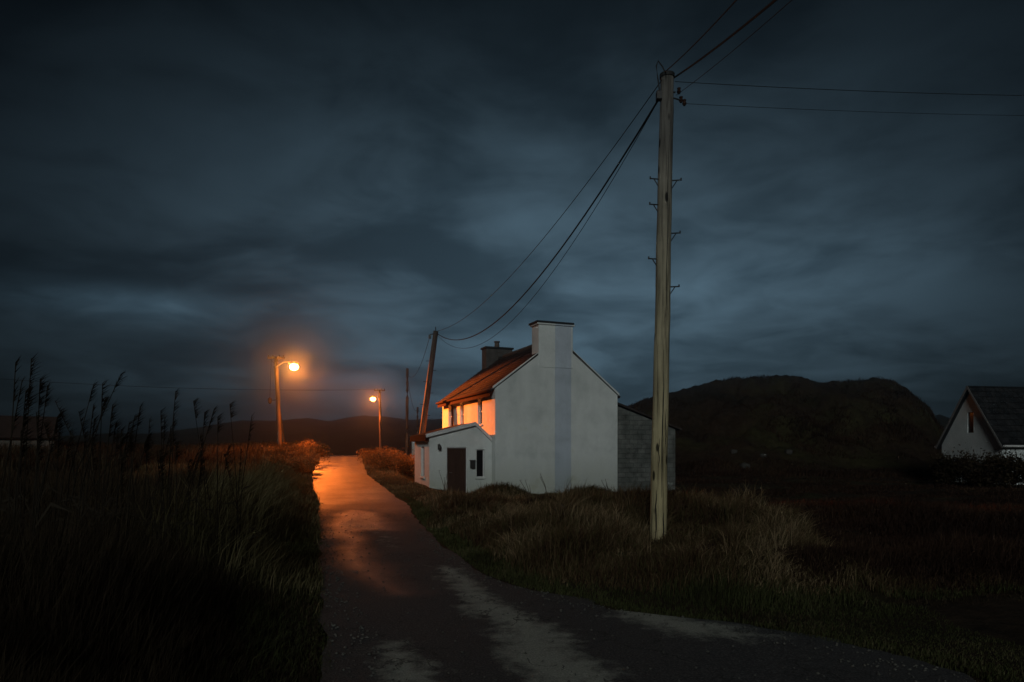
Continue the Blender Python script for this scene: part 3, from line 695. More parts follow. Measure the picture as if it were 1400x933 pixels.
# near pole, standing in the verge
B1 = Vector(((899 - 700) / F * 12, 12, zg((899 - 700) / F * 12, 12) - .3)); T1 = at(912, 105, 12)
near = empty("utility_pole", B1)
tag(near, "tall weathered wooden pole with metal climbing steps, nearest in the right verge", "utility pole", "wooden poles along the lane")
def loc(p): return Vector(p) - B1
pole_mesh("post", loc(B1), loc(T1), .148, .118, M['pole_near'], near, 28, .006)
ax = (T1 - B1).normalized()
def on1(py, dx=0, dy=0):     # point on the pole axis at photo row py
    z = EYE + (HOR - py) / F * 12; t = (z - B1.z) / (T1.z - B1.z); return B1.lerp(T1, t) + Vector((dx, dy, 0))
def crackline(x0, y0, y1, wd):
    bm = bmesh.new(); n = 16; L_ = []
    for k in range(n + 1):
        f = k / n; py = y0 + (y1 - y0) * f
        c = on1(py); rr0 = .148 + (.118 - .148) * ((c.z - B1.z) / (T1.z - B1.z)); xx = x0 + .006 * math.sin(f * 9 + y0) + random.uniform(-.003, .003)
        dy = -math.sqrt(max(rr0 ** 2 - xx ** 2, 0)) - .004
        wv = wd * math.sin(math.pi * min(max(f, .03), .97)) ** .5
        L_.append((loc(c + Vector((xx - wv / 2, dy, 0))), loc(c + Vector((xx + wv / 2, dy, 0)))))
    for a, b in zip(L_, L_[1:]):
        vs_ = [bm.verts.new(q) for q in (a[0], a[1], b[1], b[0])]; bm.faces.new(vs_)
    bmesh.ops.remove_doubles(bm, verts=bm.verts[:], dist=1e-5); obj("crack", bm, M['crack'], near)
crackline(.012, 680, 480, .018); crackline(-.07, 740, 670, .022); crackline(.06, 745, 700, .024); crackline(.03, 400, 190, .012); crackline(-.04, 640, 600, .012); crackline(.07, 620, 560, .012)
bm = bmesh.new(); tube(bm, [loc(T1 + Vector((0, 0, -.03))), loc(T1 + Vector((0, 0, .035)))], .132, 16); obj("cap", bm, M['cap'], near)
for py, sd_ in ((246, -1), (248, 1), (281, -1), (320, 1), (355, -1), (393, 1)):
    c = on1(py); rr0 = .125
    bm = bmesh.new()
    a = c + Vector((sd_ * rr0 * .8, -.02, 0)); e = c + Vector((sd_ * (rr0 + .145), -.05, 0))
    tube(bm, [loc(a), loc(e)], .012, 8); tube(bm, [loc(e + Vector((0, 0, -.01))), loc(e + Vector((0, 0, .035)))], .013, 8)
    tube(bm, [loc(a.lerp(e, .62)), loc(c + Vector((sd_ * rr0 * .95, -.02, -.13)))], .009, 6)
    obj("climbing_step", bm, M['galv'] if False else M['dark_metal'], near)
bm = bmesh.new(); c = on1(134)
box(bm, loc(c + Vector((-.19, -.10, -.06))), loc(c + Vector((-.10, .02, .07)))); tube(bm, [loc(c + Vector((-.2, -.05, .05))), loc(c + Vector((.14, -.05, .07)))], .016, 8)
tube(bm, [loc(c + Vector((.1, -.05, -.03))), loc(c + Vector((.2, -.05, -.06))), loc(c + Vector((.24, -.05, -.10)))], .014, 8)
obj("bracket", bm, M['dark_metal'], near)
for dx, py in ((.24, 139), (.30, 143), (-.16, 131), (.20, 127)):
    c = on1(py); bm = bmesh.new(); tube(bm, [loc(c + Vector((dx, -.05, -.05))), loc(c + Vector((dx, -.05, -.015))), loc(c + Vector((dx, -.05, .02))), loc(c + Vector((dx, -.05, .05)))], [.02, .04, .025, .035], 10); obj("insulator", bm, M['porcelain'], near)
bm = bmesh.new(); c = on1(104)
tube(bm, [loc(on1(128, -.13, -.03)), loc(on1(108, -.17, -.03)), loc(on1(92, -.20, -.03)), loc(on1(85, -.17, -.03)), loc(on1(92, -.10, -.03)), loc(on1(100, -.04, -.02)), loc(on1(101, .0, -.02))], .012, 8)
obj("loop_wire", bm, M['cable'], near)

def simple_pole(name, px_b, py_b, px_t, py_t, Y, r0, r1, label, extra=None):
    base = at(px_b, py_b, Y); top = at(px_t, py_t, Y); base.z = min(base.z, zg(base.x, Y)) - .3
    # keep the lean when the base is lowered
    o = empty(name, base); tag(o, label, "utility pole", "wooden poles along the lane")
    pole_mesh("post", (0, 0, 0), top - base, r0, r1, M['pole'], o, 12, .01)
    return o, base, top
# leaning pole behind the porch
lean, bl, tl = simple_pole("utility_pole", 568, 655, 596, 453, 36, .17, .13, "leaning dark wooden pole rising behind the porch")
bm = bmesh.new(); q = tl - bl
tube(bm, [q + Vector((-.05, -.1, -.15)), q + Vector((-.28, -.12, -.2)), q + Vector((-.34, -.12, -.32))], .03, 8); box(bm, q + Vector((-.36, -.2, -.42)), q + Vector((-.24, -.06, -.22)))
obj("bracket", bm, M['dark_metal'], lean)
bm = bmesh.new(); tube(bm, [q + Vector((0, 0, 0)), q + Vector((-.02, 0, .22))], .025, 6); obj("pin", bm, M['dark_metal'], lean)
for k, zz in enumerate((1.6, 2.1, 2.7, 3.3, 3.9, 4.5)):
    c = q * (1 - zz / q.length); bm = bmesh.new(); s_ = 1 if k % 2 else -1
    tube(bm, [c + Vector((s_ * .1, -.05, 0)), c + Vector((s_ * .3, -.08, 0))], .016, 6); obj("climbing_step", bm, M['dark_metal'], lean)
mid, bmid, tmid = simple_pole("utility_pole", 556, 612, 557, 504, 52, .13, .10, "straight bare pole standing left of the leaning pole")
sm, bs_, ts_ = simple_pole("utility_pole", 570.5, 612, 571, 557, 86, .15, .12, "short looking far pole just left of the leaning pole's foot")

def lamp_pole(px_b, py_b, px_t, py_t, Y, lx, ly, mat, power, label, strut, r0=.16, beam=0, bowl=.17):
    base = at(px_b, py_b, Y); top = at(px_t, py_t, Y); base.z = min(base.z, zg(base.x, Y)) - .3
    o = empty("street_lamp", base); tag(o, label, "street lamp", "street lamps on wooden poles")
    q = top - base
    pole_mesh("post", (0, 0, 0), q, r0, r0 * .72, M['pole'], o, 12, .01)
    bm = bmesh.new(); box(bm, q + Vector((-.55, -.06, -.14)), q + Vector((.55, .06, -.02)), .01); obj("crossarm", bm, M['pole'], o)
    for dx in (-.48, -.2, .2, .48):
        bm = bmesh.new(); tube(bm, [q + Vector((dx, 0, -.02)), q + Vector((dx, 0, .05)), q + Vector((dx, 0, .11))], [.03, .045, .02], 8); obj("insulator", bm, M['porcelain'], o)
    bm = bmesh.new()
    for dx in (-.42, .42): tube(bm, [q + Vector((dx, -.07, -.12)), q + Vector((0, -.14, -.5))], .014, 6)
    obj("arm_brace", bm, M['dark_metal'], o)
    lp = at(lx, ly, Y - .4) - base
    s_ = 1 if lp.x > q.x else -1
    bm = bmesh.new(); tube(bm, [Vector((q.x, -.1, lp.z + .02)), Vector((q.x + (lp.x - q.x) * .45, -.2, lp.z + .34)), Vector((lp.x - s_ * .12, lp.y, lp.z + .30))], .03, 8); obj("lamp_arm", bm, M['galv'], o)
    # housing: shaped shell above, bowl below
    bm = bmesh.new()
    bmesh.ops.create_uvsphere(bm, u_segments=16, v_segments=8, radius=1, matrix=Matrix.Translation(lp + Vector((0, 0, .24))) @ Matrix.Diagonal((.34, .17, .11, 1)))
    hd = obj("lamp_head", bm, M['galv'], o, True)
    bm = bmesh.new()
    bmesh.ops.create_uvsphere(bm, u_segments=20, v_segments=12, radius=1, matrix=Matrix.Translation(lp) @ Matrix.Diagonal((bowl * 1.25, bowl, bowl * .95, 1)))
    bu = obj("bulb", bm, mat, hd, True); bu.visible_shadow = False
    ld = bpy.data.lights.new("sodium_light", 'POINT'); ld.energy = power; ld.color = LAMP_COL; ld.shadow_soft_size = .10
    lo = bpy.data.objects.new("sodium_light", ld); COL.objects.link(lo); lo.parent = o; lo.location = lp.copy()
    ld = bpy.data.lights.new("sodium_downlight", 'SPOT'); ld.energy = power * 37; ld.color = LAMP_COL; ld.shadow_soft_size = .08
    ld.spot_size = R(108); ld.spot_blend = .6
    lo = bpy.data.objects.new("sodium_downlight", ld); COL.objects.link(lo); lo.parent = o; lo.location = lp.copy(); lo.rotation_euler = Vector((.35 if beam else -.1, -.45, -1)).to_track_quat('-Z', 'Y').to_euler()
    if beam:
        ld = bpy.data.lights.new("sodium_beam", 'SPOT'); ld.energy = beam; ld.color = LAMP_COL; ld.shadow_soft_size = .08
        ld.spot_size = R(28); ld.spot_blend = .65
        lo = bpy.data.objects.new("sodium_beam", ld); COL.objects.link(lo); lo.parent = o; lo.location = lp.copy()
        aim = Vector((-3.1, 35.3, 3.2)) - (base + lo.location); lo.rotation_euler = aim.to_track_quat('-Z', 'Y').to_euler()
    if strut:
        bm = bmesh.new(); tube(bm, [q + Vector((-.12, .1, -.6)), Vector((-.35, .8, q.z * .52)), Vector((-.05, 1.5, .2))], [.06, .08, .10], 10); obj("strut", bm, M['pole'], o)
        c = at(369, 548, Y) - base; bm = bmesh.new(); tube(bm, [c + Vector((0, 0, -.22)), c + Vector((0, 0, -.1)), c + Vector((0, 0, .12)), c + Vector((0, 0, .2))], [.05, .12, .12, .04], 10)
        tube(bm, [c + Vector((0, 0, .2)), Vector((q.x - .3, 0, q.z - .1))], .012, 6); tube(bm, [c, c + Vector((.45, 0, .05))], .02, 6); obj("hanging_fitting", bm, M['porcelain'], o)
    return o, base, top
l1, b1, t1 = lamp_pole(384, 642, 377.5, 488, 44, 402, 502, M['lamp1'], LAMP_W, "larger and nearer of the two lit orange street lamps, left of the lane", True, beam=BEAM_W, bowl=.22)
l2, b2, t2 = lamp_pole(521, 612, 519, 533, 68, 510, 546, M['lamp2'], LAMP_W * .8, "smaller and farther of the two lit orange street lamps, right of the lane", False, .15, bowl=.22)

# ------------------------------------------------------------------ wires
def wire(a, b, sag, r, label, n=28, group="overhead wires"):
    a = Vector(a); b = Vector(b)
    pts = [a.lerp(b, k / n) - Vector((0, 0, 4 * sag * (k / n) * (1 - k / n))) for k in range(n + 1)]
    bm = bmesh.new(); tube(bm, pts, r, 6)
    o = obj("overhead_wire", bm, M['cable']); tag(o, label, "wire", group); return o
LT = tl + Vector((.05, 0, -.12))
wire(on1(112, -.10, -.06), LT + Vector((0, 0, .12)), .9, .0085, "topmost thin wire from the near pole to the leaning pole")
wire(on1(137, -.14, -.06), LT, 1.75, .019, "thick sagging cable from the near pole to the leaning pole")
wire(on1(140, -.16, -.02), LT + Vector((0, .1, -.05)), 2.15, .0075, "lowest thin wire sagging from the near pole to the leaning pole")
# wires that run overhead, past the camera
wire(on1(100, -.05, -.02), at(1010, -18, 7.2) + (at(1010, -18, 7.2) - on1(100)) * 1.2, .15, .009, "thin wire going up from the near pole's top out of the picture")
wire(on1(108, .12, -.04), at(1052, -18, 7.2) + (at(1052, -18, 7.2) - on1(108)) * 1.2, .15, .015, "thick cable going up from the near pole's top out of the picture")
wire(on1(131, .16, .0), at(1048, 10, 7.6) + (at(1048, 10, 7.6) - on1(131)) * 1.0, .1, .0045, "faint thin wire climbing right from the near pole out of the picture")
wire(on1(112, .14, 0), at(1480, 132, 13.5), .05, .0055, "upper of two wires running level right from the near pole")
wire(on1(142, .30, 0), at(1480, 159, 15.5), .05, .004, "lower of two wires running level right from the near pole")
# spans beyond
wire(tl + Vector((-.3, -.1, -.25)), tmid + Vector((0, 0, -.5)), .9, .012, "wire sagging from the leaning pole to the straight bare pole")
wire(tmid + Vector((0, 0, -.7)), ts_ + Vector((0, 0, -.1)), 1.2, .016, "wire from the straight bare pole to the short far pole")
wire(ts_ + Vector((0, 0, -.3)), at(606, 573, 60), .4, .014, "wire from the short far pole towards the house")
wire(t2 + Vector((-.5, 0, 0)), at(-60, 514, 60), .45, .020, "long level wire running left from the far street lamp")
wire(t1 + Vector((.48, 0, 0)), t2 + Vector((-.2, 0, 0)), .9, .006, "wire between the two street lamp poles") if False else None

# ------------------------------------------------------------------ grass
def blades(name, P_, Hh, Wd, mat, lean=.35, label=None, kind="stuff", parent=None, wind=(.10, 0)):
    n = len(P_)
    th = rng.uniform(0, 2 * np.pi, n); la = rng.uniform(.1, 1, n) * lean
    dirx = np.cos(th) * la + wind[0]; diry = np.sin(th) * la + wind[1]
    fa = rng.uniform(0, np.pi, n); wx = np.cos(fa) * Wd / 2; wy = np.sin(fa) * Wd / 2
    z0 = P_[:, 2] - .03
    b1 = np.stack([P_[:, 0] - wx, P_[:, 1] - wy, z0], 1); b2 = np.stack([P_[:, 0] + wx, P_[:, 1] + wy, z0], 1)
    mx_ = P_[:, 0] + dirx * Hh * .30; my_ = P_[:, 1] + diry * Hh * .30; mz = z0 + Hh * .58
    m1 = np.stack([mx_ - wx * .75, my_ - wy * .75, mz], 1); m2 = np.stack([mx_ + wx * .75, my_ + wy * .75, mz], 1)
    tp = np.stack([P_[:, 0] + dirx * Hh, P_[:, 1] + diry * Hh, z0 + Hh * (1 - .35 * la)], 1)
    V = np.stack([b1, b2, m2, m1, tp], 1).reshape(-1, 3)
    base = np.arange(n)[:, None] * 5
    lp = (base + np.array([0, 1, 2, 3, 3, 2, 4])[None]).ravel()
    cn = np.tile([4, 3], n)
    o = fastmesh(name, V, lp, cn, mat)
    if kind: tag(o, label, kind=kind)
    return o
def scatter(n, x0, x1, y0, y1, cond, power=1.0, clump=None):
    """random ground points, denser close to the camera"""
    u = rng.uniform(0, 1, n); Y_ = (y0 ** (1 - power) + u * (y1 ** (1 - power) - y0 ** (1 - power))) ** (1 / (1 - power)) if power != 1 else y0 * (y1 / y0) ** u
    X_ = rng.uniform(x0, x1, n) if not callable(x0) else x0(Y_) + rng.uniform(0, 1, n) * (x1(Y_) - x0(Y_))
    k = cond(X_, Y_)
    if clump is not None: k &= (fbm(X_ * clump[0], Y_ * clump[0], 3, clump[2]) + rng.uniform(-.25, .25, n)) > clump[1]
    X_, Y_ = X_[k], Y_[k]
    return np.stack([X_, Y_, height(X_, Y_)], 1)
fr = lambda X_, Y_, m=60: (700 + F * X_ / Y_ > -m) & (700 + F * X_ / Y_ < 1400 + m)
# left: tall grass
P_ = scatter(230000, lambda Y: XL(Y) - .85 * Y - 1, lambda Y: XL(Y) - .02, 2.2, 34, lambda X, Y: fr(X, Y, 150), 1.25)
dl = XL(P_[:, 1]) - P_[:, 0]
hh = (.10 + 1.30 * smooth(.05, 2.0, dl)) * (.75 + .5 * fbm(P_[:, 0] * .8, P_[:, 1] * .8, 3, 71)) * rng.uniform(.5, 1.1, len(P_)) * (1 - .75 * smooth(13, 27, P_[:, 1]))
blades("tall_grass", P_, hh, .0045 + .0011 * P_[:, 1], M['g_tall'], .30, "dark tall grass filling the field left of the lane")
# left: pale stems near the edge
P_ = scatter(16000, lambda Y: XL(Y) - 2.0, lambda Y: XL(Y) + .02, 7.0, 26, lambda X, Y: fr(X, Y), 1.1, (.7, -.05, 81))
dl = XL(P_[:, 1]) - P_[:, 0]
hh = (.22 + 1.15 * smooth(.1, 1.6, dl)) * rng.uniform(.4, 1.15, len(P_))
blades("edge_grass", P_, hh, .005 + .0008 * P_[:, 1], M['g_edge'], .55, "pale dry grass stems leaning over the left edge of the lane", wind=(.22, -.05))
P_ = scatter(26000, lambda Y: XL(Y) - .9, lambda Y: XL(Y) + .16, 3.5, 30, lambda X, Y: fr(X, Y), 1.2)
dl = XL(P_[:, 1]) - P_[:, 0] + .18 * fbm(P_[:, 0] * 0, P_[:, 1] * 1.1, 4, 83); k_ = dl > -.12; P_ = P_[k_]; dl = dl[k_]
blades("left_edge_turf".replace("left_", ""), P_, (.05 + .25 * smooth(-.1, .8, dl)) * rng.uniform(.4, 1.2, len(P_)), .004 + .0009 * P_[:, 1], M['g_short'], .8, "short turf creeping over the left edge of the lane")
# right verge
def inhouse(X, Y):
    c, s = .9293, .3697; dx, dy = X - HX, Y - HY; s_ = dx * c + dy * s; t_ = -dx * s + dy * c
    return (s_ > -3.0) & (s_ < 10) & (t_ > -.05) & (t_ < 9)
P_ = scatter(260000, lambda Y: XR(Y) + .02, lambda Y: XR(Y) + 9, 4.4, 34, lambda X, Y: fr(X, Y) & (X - 3.4 - .12 * Y < 2.2 * fbm(X * .5, Y * .5, 3, 92)) & ~inhouse(X, Y) , 1.3)
dr = P_[:, 0] - XR(P_[:, 1])
cl_ = fbm(P_[:, 0] * .8, P_[:, 1] * .8, 4, 91); c2 = fbm(P_[:, 0] * 2.2, P_[:, 1] * 2.2, 3, 95)
near_edge = smooth(.0, 1.1, dr) * smooth(6.8, 9.2, P_[:, 1])
hh = (.05 + (.14 + (.75 + .25 * smooth(-2, 3, P_[:, 0])) * np.clip(cl_ + .14, 0, 1) + .6 * np.clip(c2, 0, 1)) * near_edge) * rng.uniform(.5, 1.15, len(P_))
hh *= 1 - .72 * smooth(18, 25, P_[:, 1])
hh *= .35 + .65 * smooth(.3, 1.2, np.hypot(P_[:, 0] - 2.5, P_[:, 1] - 11.6))
sel = near_edge * rng.uniform(.7, 1.3, len(P_)) > .42
blades("verge_grass", P_[sel], hh[sel], .0045 + .00085 * P_[sel][:, 1], M['g_verge'], .95, "tussocky brown and green grass on the bank before the house")
q_ = ~sel
blades("short_grass", P_[q_], hh[q_] * .8 + .02, .004 + .0008 * P_[q_][:, 1], M['g_short'], .7, "short green grass along the right road edge")
P_ = scatter(60000, lambda Y: XR(Y) + .05, lambda Y: XR(Y) + 12, 4.2, 13, lambda X, Y: fr(X, Y) & (X > 2.2), 1.2)
blades("rough_pasture", P_, (.03 + .14 * np.clip(fbm(P_[:, 0], P_[:, 1], 3, 97) + .3, 0, 1)) * rng.uniform(.5, 1.3, len(P_)), .004 + .0009 * P_[:, 1], M['g_tall'], .8, "low dark rough grass beside the side road")
# russet bracken field to the right
P_ = scatter(210000, lambda Y: 2.0 + .05 * Y, lambda Y: Y * .8 + 2, 7.4, 50, lambda X, Y: fr(X, Y) & ~inhouse(X, Y) & (X > XR(Y) + 1.4), 1.25)
cl_ = fbm(P_[:, 0] * .45, P_[:, 1] * .45, 4, 101)
hh = (.10 + .5 * np.clip(cl_ + .25, 0, 1)) * rng.uniform(.5, 1.2, len(P_)) * smooth(6.9, 9.5, P_[:, 1])
hh *= (1 - .5 * smooth(16, 26, P_[:, 1])) * (.4 + .6 * smooth(.3, 1.3, np.hypot(P_[:, 0] - 2.5, P_[:, 1] - 11.6)))
blades("bracken", P_, hh, .006 + .0011 * P_[:, 1], M['g_brack'], .7, "russet bracken and heath filling the right field")
# bank grass near the crest, both sides
P_ = scatter(60000, lambda Y: XR(Y), lambda Y: XR(Y) + 7, 24, 60, lambda X, Y: ~inhouse(X, Y), 1.4)
hh = (.10 + .5 * smooth(.8, 2.2, P_[:, 0] - XR(P_[:, 1])) * smooth(30, 36, P_[:, 1])) * rng.uniform(.4, 1.2, len(P_))
P2 = scatter(50000, lambda Y: XL(Y) - 8, lambda Y: XL(Y), 24, 60, lambda X, Y: X > -99, 1.4)
h2 = (.12 + .30 * smooth(.1, 1.4, XL(P2[:, 1]) - P2[:, 0])) * rng.uniform(.4, 1.2, len(P2))
P_ = np.vstack([P_, P2]); hh = np.concatenate([hh, h2])
blades("bank_grass", P_, hh, .012 + .0008 * P_[:, 1], M['g_bank'], .6, "dry grass on the banks of the lane under the lamps")
# rough heath over the knoll and the mid field
P_ = scatter(120000, lambda Y: Y * .0, lambda Y: Y * .78, 46, 92, lambda X, Y: fr(X, Y) , 1.2)
hh = rng.uniform(.1, .6, len(P_)) * (.1 + 1.6 * np.clip(fbm(P_[:, 0] * .3, P_[:, 1] * .3, 4, 111) + .1, 0, 1))
blades("heath", P_, hh, .05, M['g_brack'], .7, "rough heath covering the dark knoll")
P_ = scatter(50000, lambda Y: -Y * .8, lambda Y: XL(Y) - 1, 32, 110, lambda X, Y: fr(X, Y), 1.2)
blades("moor_grass", P_, rng.uniform(.2, .8, len(P_)), .05, M['g_tall'], .5, "rough moor grass beyond the left field")

# ------------------------------------------------------------------ reeds against the sky
def reed_clump(px, ytop, Y, n, spread, label, lean=0.0):
    x0 = (px - 700) / F * Y
    o = empty("reed_clump", (x0, Y, zg(x0, Y))); tag(o, label, "reeds", "reed clumps in the left field")
    H_ = EYE + (HOR - ytop) / F * Y - o.location.z
    for k in range(n):
        bs = bmesh.new(); bp = bmesh.new()
        h_ = H_ * (1 if k == 0 else random.uniform(.72, .97)); dx = random.gauss(0, spread) * (k > 0); dy = random.gauss(0, spread)
        ln_ = lean + random.gauss(.02, .09); st = Vector((dx, dy, -.05)); tip = Vector((dx + ln_ * h_, dy + random.uniform(-.05, .05) * h_, h_))
        m_ = st.lerp(tip, .6) - Vector((ln_ * h_ * .22, 0, 0)); fat = random.uniform(.7, 1.7)
        tube(bs, [st, m_, tip], [.006, .005, .003], 5)
        # plume
        L_ = random.uniform(.16, .42); d0 = (tip - m_).normalized()
        for q in range(int(50 * fat)):
            f = random.random(); c = tip - d0 * L_ * (1 - f) + Vector((0, 0, 0)); wd = .045 * fat * math.sin(math.pi * min(1, f * .8 + .15)) + .004
            a = random.uniform(0, 6.28); e = c + Vector((math.cos(a) * wd, math.sin(a) * wd, random.uniform(.03, .07)))
            t_ = Vector((math.sin(a), -math.cos(a), 0)) * .005
            e.x += .05 * fat; bp.faces.new([bp.verts.new(c - t_), bp.verts.new(c + t_), bp.verts.new(e)])
        # long leaves
        for q in range(2):
            f = random.uniform(.15, .5); c = st.lerp(m_, f / .6 if f < .6 else 1); a = random.choice((0, math.pi)) + random.uniform(-.8, .8); ll = random.uniform(.18, .34)
            v1 = c + Vector((math.cos(a) * ll * .4, math.sin(a) * ll * .4, ll * .65)); v2 = c + Vector((math.cos(a) * ll, math.sin(a) * ll, ll * random.uniform(.3, .85)))
            w_ = Vector((0, 0, .014))
            A_ = [bs.verts.new(c - w_), bs.verts.new(c + w_), bs.verts.new(v1 + w_), bs.verts.new(v1 - w_)]; bs.faces.new(A_); bs.faces.new([A_[3], A_[2], bs.verts.new(v2)])
        st_ = obj("stem", bs, M['reed'], o); obj("plume", bp, M['reed'], st_)
for a in [
    (8, 497, 5.2, 6, .10, "tallest reed clump at the far left edge, above the shed", .02),
    (30, 491, 5.6, 5, .08, "second tall reed clump from the left edge, above the shed", -.02),
    (58, 530, 6.2, 6, .14, "bushy reed clump in front of the shed's right end", .03),
    (72, 512, 6.6, 4, .05, "reed clump leaning right past the shed's corner", .10),
    (112, 553, 6.8, 4, .06, "short reed clump just right of the shed", .0),
    (128, 524, 6.4, 6, .07, "feathery reed clump standing alone right of the shed", .07),
    (142, 562, 7.2, 4, .07, "low reed clump behind the lone feathery clump", -.06),
    (166, 549, 7.0, 4, .08, "pair of thin reeds leaning left in the middle of the field edge", -.08),
    (192, 572, 7.6, 3, .06, "smallest reed clump of thin straight stems", .0),
    (222, 562, 7.4, 3, .07, "sparse reed clump left of the slim upright one", -.05),
    (229, 536, 7.0, 5, .09, "slim upright reed clump before the far low hill", -.02),
    (246, 560, 7.6, 5, .10, "spreading low reed clump before the far low hill", .06),
    (268, 564, 8.2, 3, .05, "thin reed pair right of the spreading clump", .02),
    (292, 549, 8.0, 4, .05, "dark narrow reed clump left of the near lamp", .0),
    (330, 553, 8.4, 4, .08, "rightmost reed clump, nearest the lit street lamp", .04)]:
    reed_clump(*a)

# ------------------------------------------------------------------ bushes
def bush(px, Y, w_, d_, h_, label, n=5000, mat='leaf', leaf=.045, name="roadside_bush", sink=.1, group="bushes along the banks"):
    x0 = (px - 700) / F * Y; o = empty(name, (x0, Y, zg(x0, Y))); tag(o, label, "bush", group)
    lob = [(random.uniform(-.5, .5) * w_, random.uniform(-.5, .5) * d_, random.uniform(.25, .75) * h_, random.uniform(.12, .40)) for _ in range(26)]
    c = rng.integers(0, len(lob), n); Lb = np.array(lob)[c]
    v = rng.normal(0, 1, (n, 3)); v /= np.linalg.norm(v, axis=1)[:, None]; v *= (rng.uniform(.1, 1.0, n) ** .5 + .35 * np.abs(rng.normal(0, 1, n)) ** 2 * .5)[:, None]
    ctr = np.stack([Lb[:, 0] + v[:, 0] * Lb[:, 3] * w_ * .6, Lb[:, 1] + v[:, 1] * Lb[:, 3] * d_ * .6, Lb[:, 2] + v[:, 2] * Lb[:, 3] * h_], 1)
    ctr[:, 2] = np.abs(ctr[:, 2] + sink) - sink
    a = rng.normal(0, 1, (n, 3)); a /= np.linalg.norm(a, axis=1)[:, None]; b = np.cross(a, rng.normal(0, 1, (n, 3))); b /= np.linalg.norm(b, axis=1)[:, None]
    s = (leaf * rng.uniform(.5, 1.3, n))[:, None]
    V = np.stack([ctr - a * s, ctr + b * s * .45, ctr + a * s, ctr - b * s * .45], 1).reshape(-1, 3)
    f = fastmesh("foliage", V, np.arange(4 * n), np.full(n, 4), M[mat]); f.parent = o
    bs = bmesh.new()
    for k in range(16):
        e = Vector((random.uniform(-.5, .5) * w_, random.uniform(-.5, .5) * d_, random.uniform(.8, 1.15) * h_)); s0 = Vector((e.x * .5, e.y * .5, -.1))
        tube(bs, [s0, s0.lerp(e, .5) + Vector((random.uniform(-.08, .08), 0, .05)), e], [.014, .010, .004], 5)
    obj("stem", bs, M['stem'], o)
    return o
bush(530, 37.5, 2.2, 2.6, .85, "rounded orange lit bramble bush at the lane's right edge, nearest the crest", 7000)
bush(548, 36.0, 2.4, 2.4, .8, "middle orange lit bramble bush of the right bank", 7000)
bush(566, 35.0, 2.0, 2.2, 1.05, "bramble bush right against the porch's left side", 6000)
bush(521, 44, 2.4, 3.0, .8, "far dark bramble bush below the small street lamp", 5000)
bush(402, 37, 2.6, 3.0, .9, "orange lit bramble bush at the lane's left edge", 7000)
bush(396, 33, 2.4, 2.4, .7, "lower bramble bush left of the lane, before the lit one", 6000)
bush(414, 46, 2.4, 3.0, .8, "far bramble bush on the left at the crest of the lane", 5000)
def tussock(px, Y, w_, h_, n, label, mat='g_verge'):
    x0 = (px - 700) / F * Y; o = empty("grass_tussock", (x0, Y, zg(x0, Y) - .03)); tag(o, label, "tussock", "grass tussocks on the verge")
    a = rng.uniform(0, 2 * np.pi, n); q = np.sqrt(rng.uniform(0, 1, n)) * w_ * .5
    x = np.cos(a) * q; y = np.sin(a) * q * .7; z = h_ * .62 * (1 - (q / (w_ * .5)) ** 2)
    Pp = np.stack([x, y, z * rng.uniform(.3, 1, n)], 1)
    f = blades("blade_mass", Pp, (h_ * .42) * rng.uniform(.5, 1.2, n), .022, M[mat], .8, None, None, wind=(.12, -.1)); f.parent = o
    bm = bmesh.new(); bmesh.ops.create_uvsphere(bm, u_segments=20, v_segments=10, radius=1, matrix=Matrix.Diagonal((w_ * .46, w_ * .32, h_ * .55, 1))); obj("root_mound", bm, M['ground'], o, True)
tussock(684, 24.2, 2.3, .78, 5000, "rounded grassy hump in front of the porch's right corner")
tussock(806, 23.0, 2.2, .72, 5000, "rounded grassy hump in front of the gable's right half")
tussock(745, 17.5, 1.6, .5, 3500, "broad brown hump on the bank left of the small stone", 'g_brack')
tussock(622, 15.5, 1.3, .5, 3000, "brown tussock at the bank's tip beside the lane")
tussock(655, 14.0, 1.2, .42, 3000, "tussock next to the bank tip one, a little to its right")
tussock(700, 13.2, 1.1, .36, 2600, "green brown tussock in the middle of the verge")
tussock(820, 13.5, 1.4, .5, 3000, "tall dry tussock between the small stone and the near pole")
tussock(950, 11.5, 1.2, .5, 3000, "dry tussock just right of the near pole's foot")
tussock(860, 9.6, .9, .32, 2500, "low tussock in front of the near pole by the road edge")
0 and bush(686, 24.2, 2.2, 1.6, .72, "rounded grassy bush in front of the porch corner", 6000, 'g_verge', .07)
0 and bush(806, 23.0, 1.9, 1.4, .66, "rounded bush in front of the gable's right half", 5000, 'g_verge', .07)
0 and bush(740, 16.0, 1.3, 1.0, .62, "dark bramble clump on the bank beside the small stone", 4000, 'g_brack', .05)
0 and bush(620, 15.5, 1.2, 1.1, .5, "low brown clump at the bank's tip by the lane", 4000, 'g_verge', .05)
for px, Y, ww, lb in ((1318, 36.5, 2.6, "left garden shrub under the bungalow's gable"), (1352, 35, 2.8, "middle garden shrub under the bungalow's gable"), (1388, 34, 3.0, "right garden shrub before the bungalow's roof side")):
    bush(px, Y, ww, 1.8, 1.75, lb, 6000, 'g_tall', .08, "garden_shrub", .1, "shrubs before the bungalow")
bush(1296, 41, 1.5, 1.4, 1.8, "narrow dark shrub at the bungalow's left corner", 4000, 'g_tall', .07, "garden_shrub", .1, "shrubs before the bungalow")

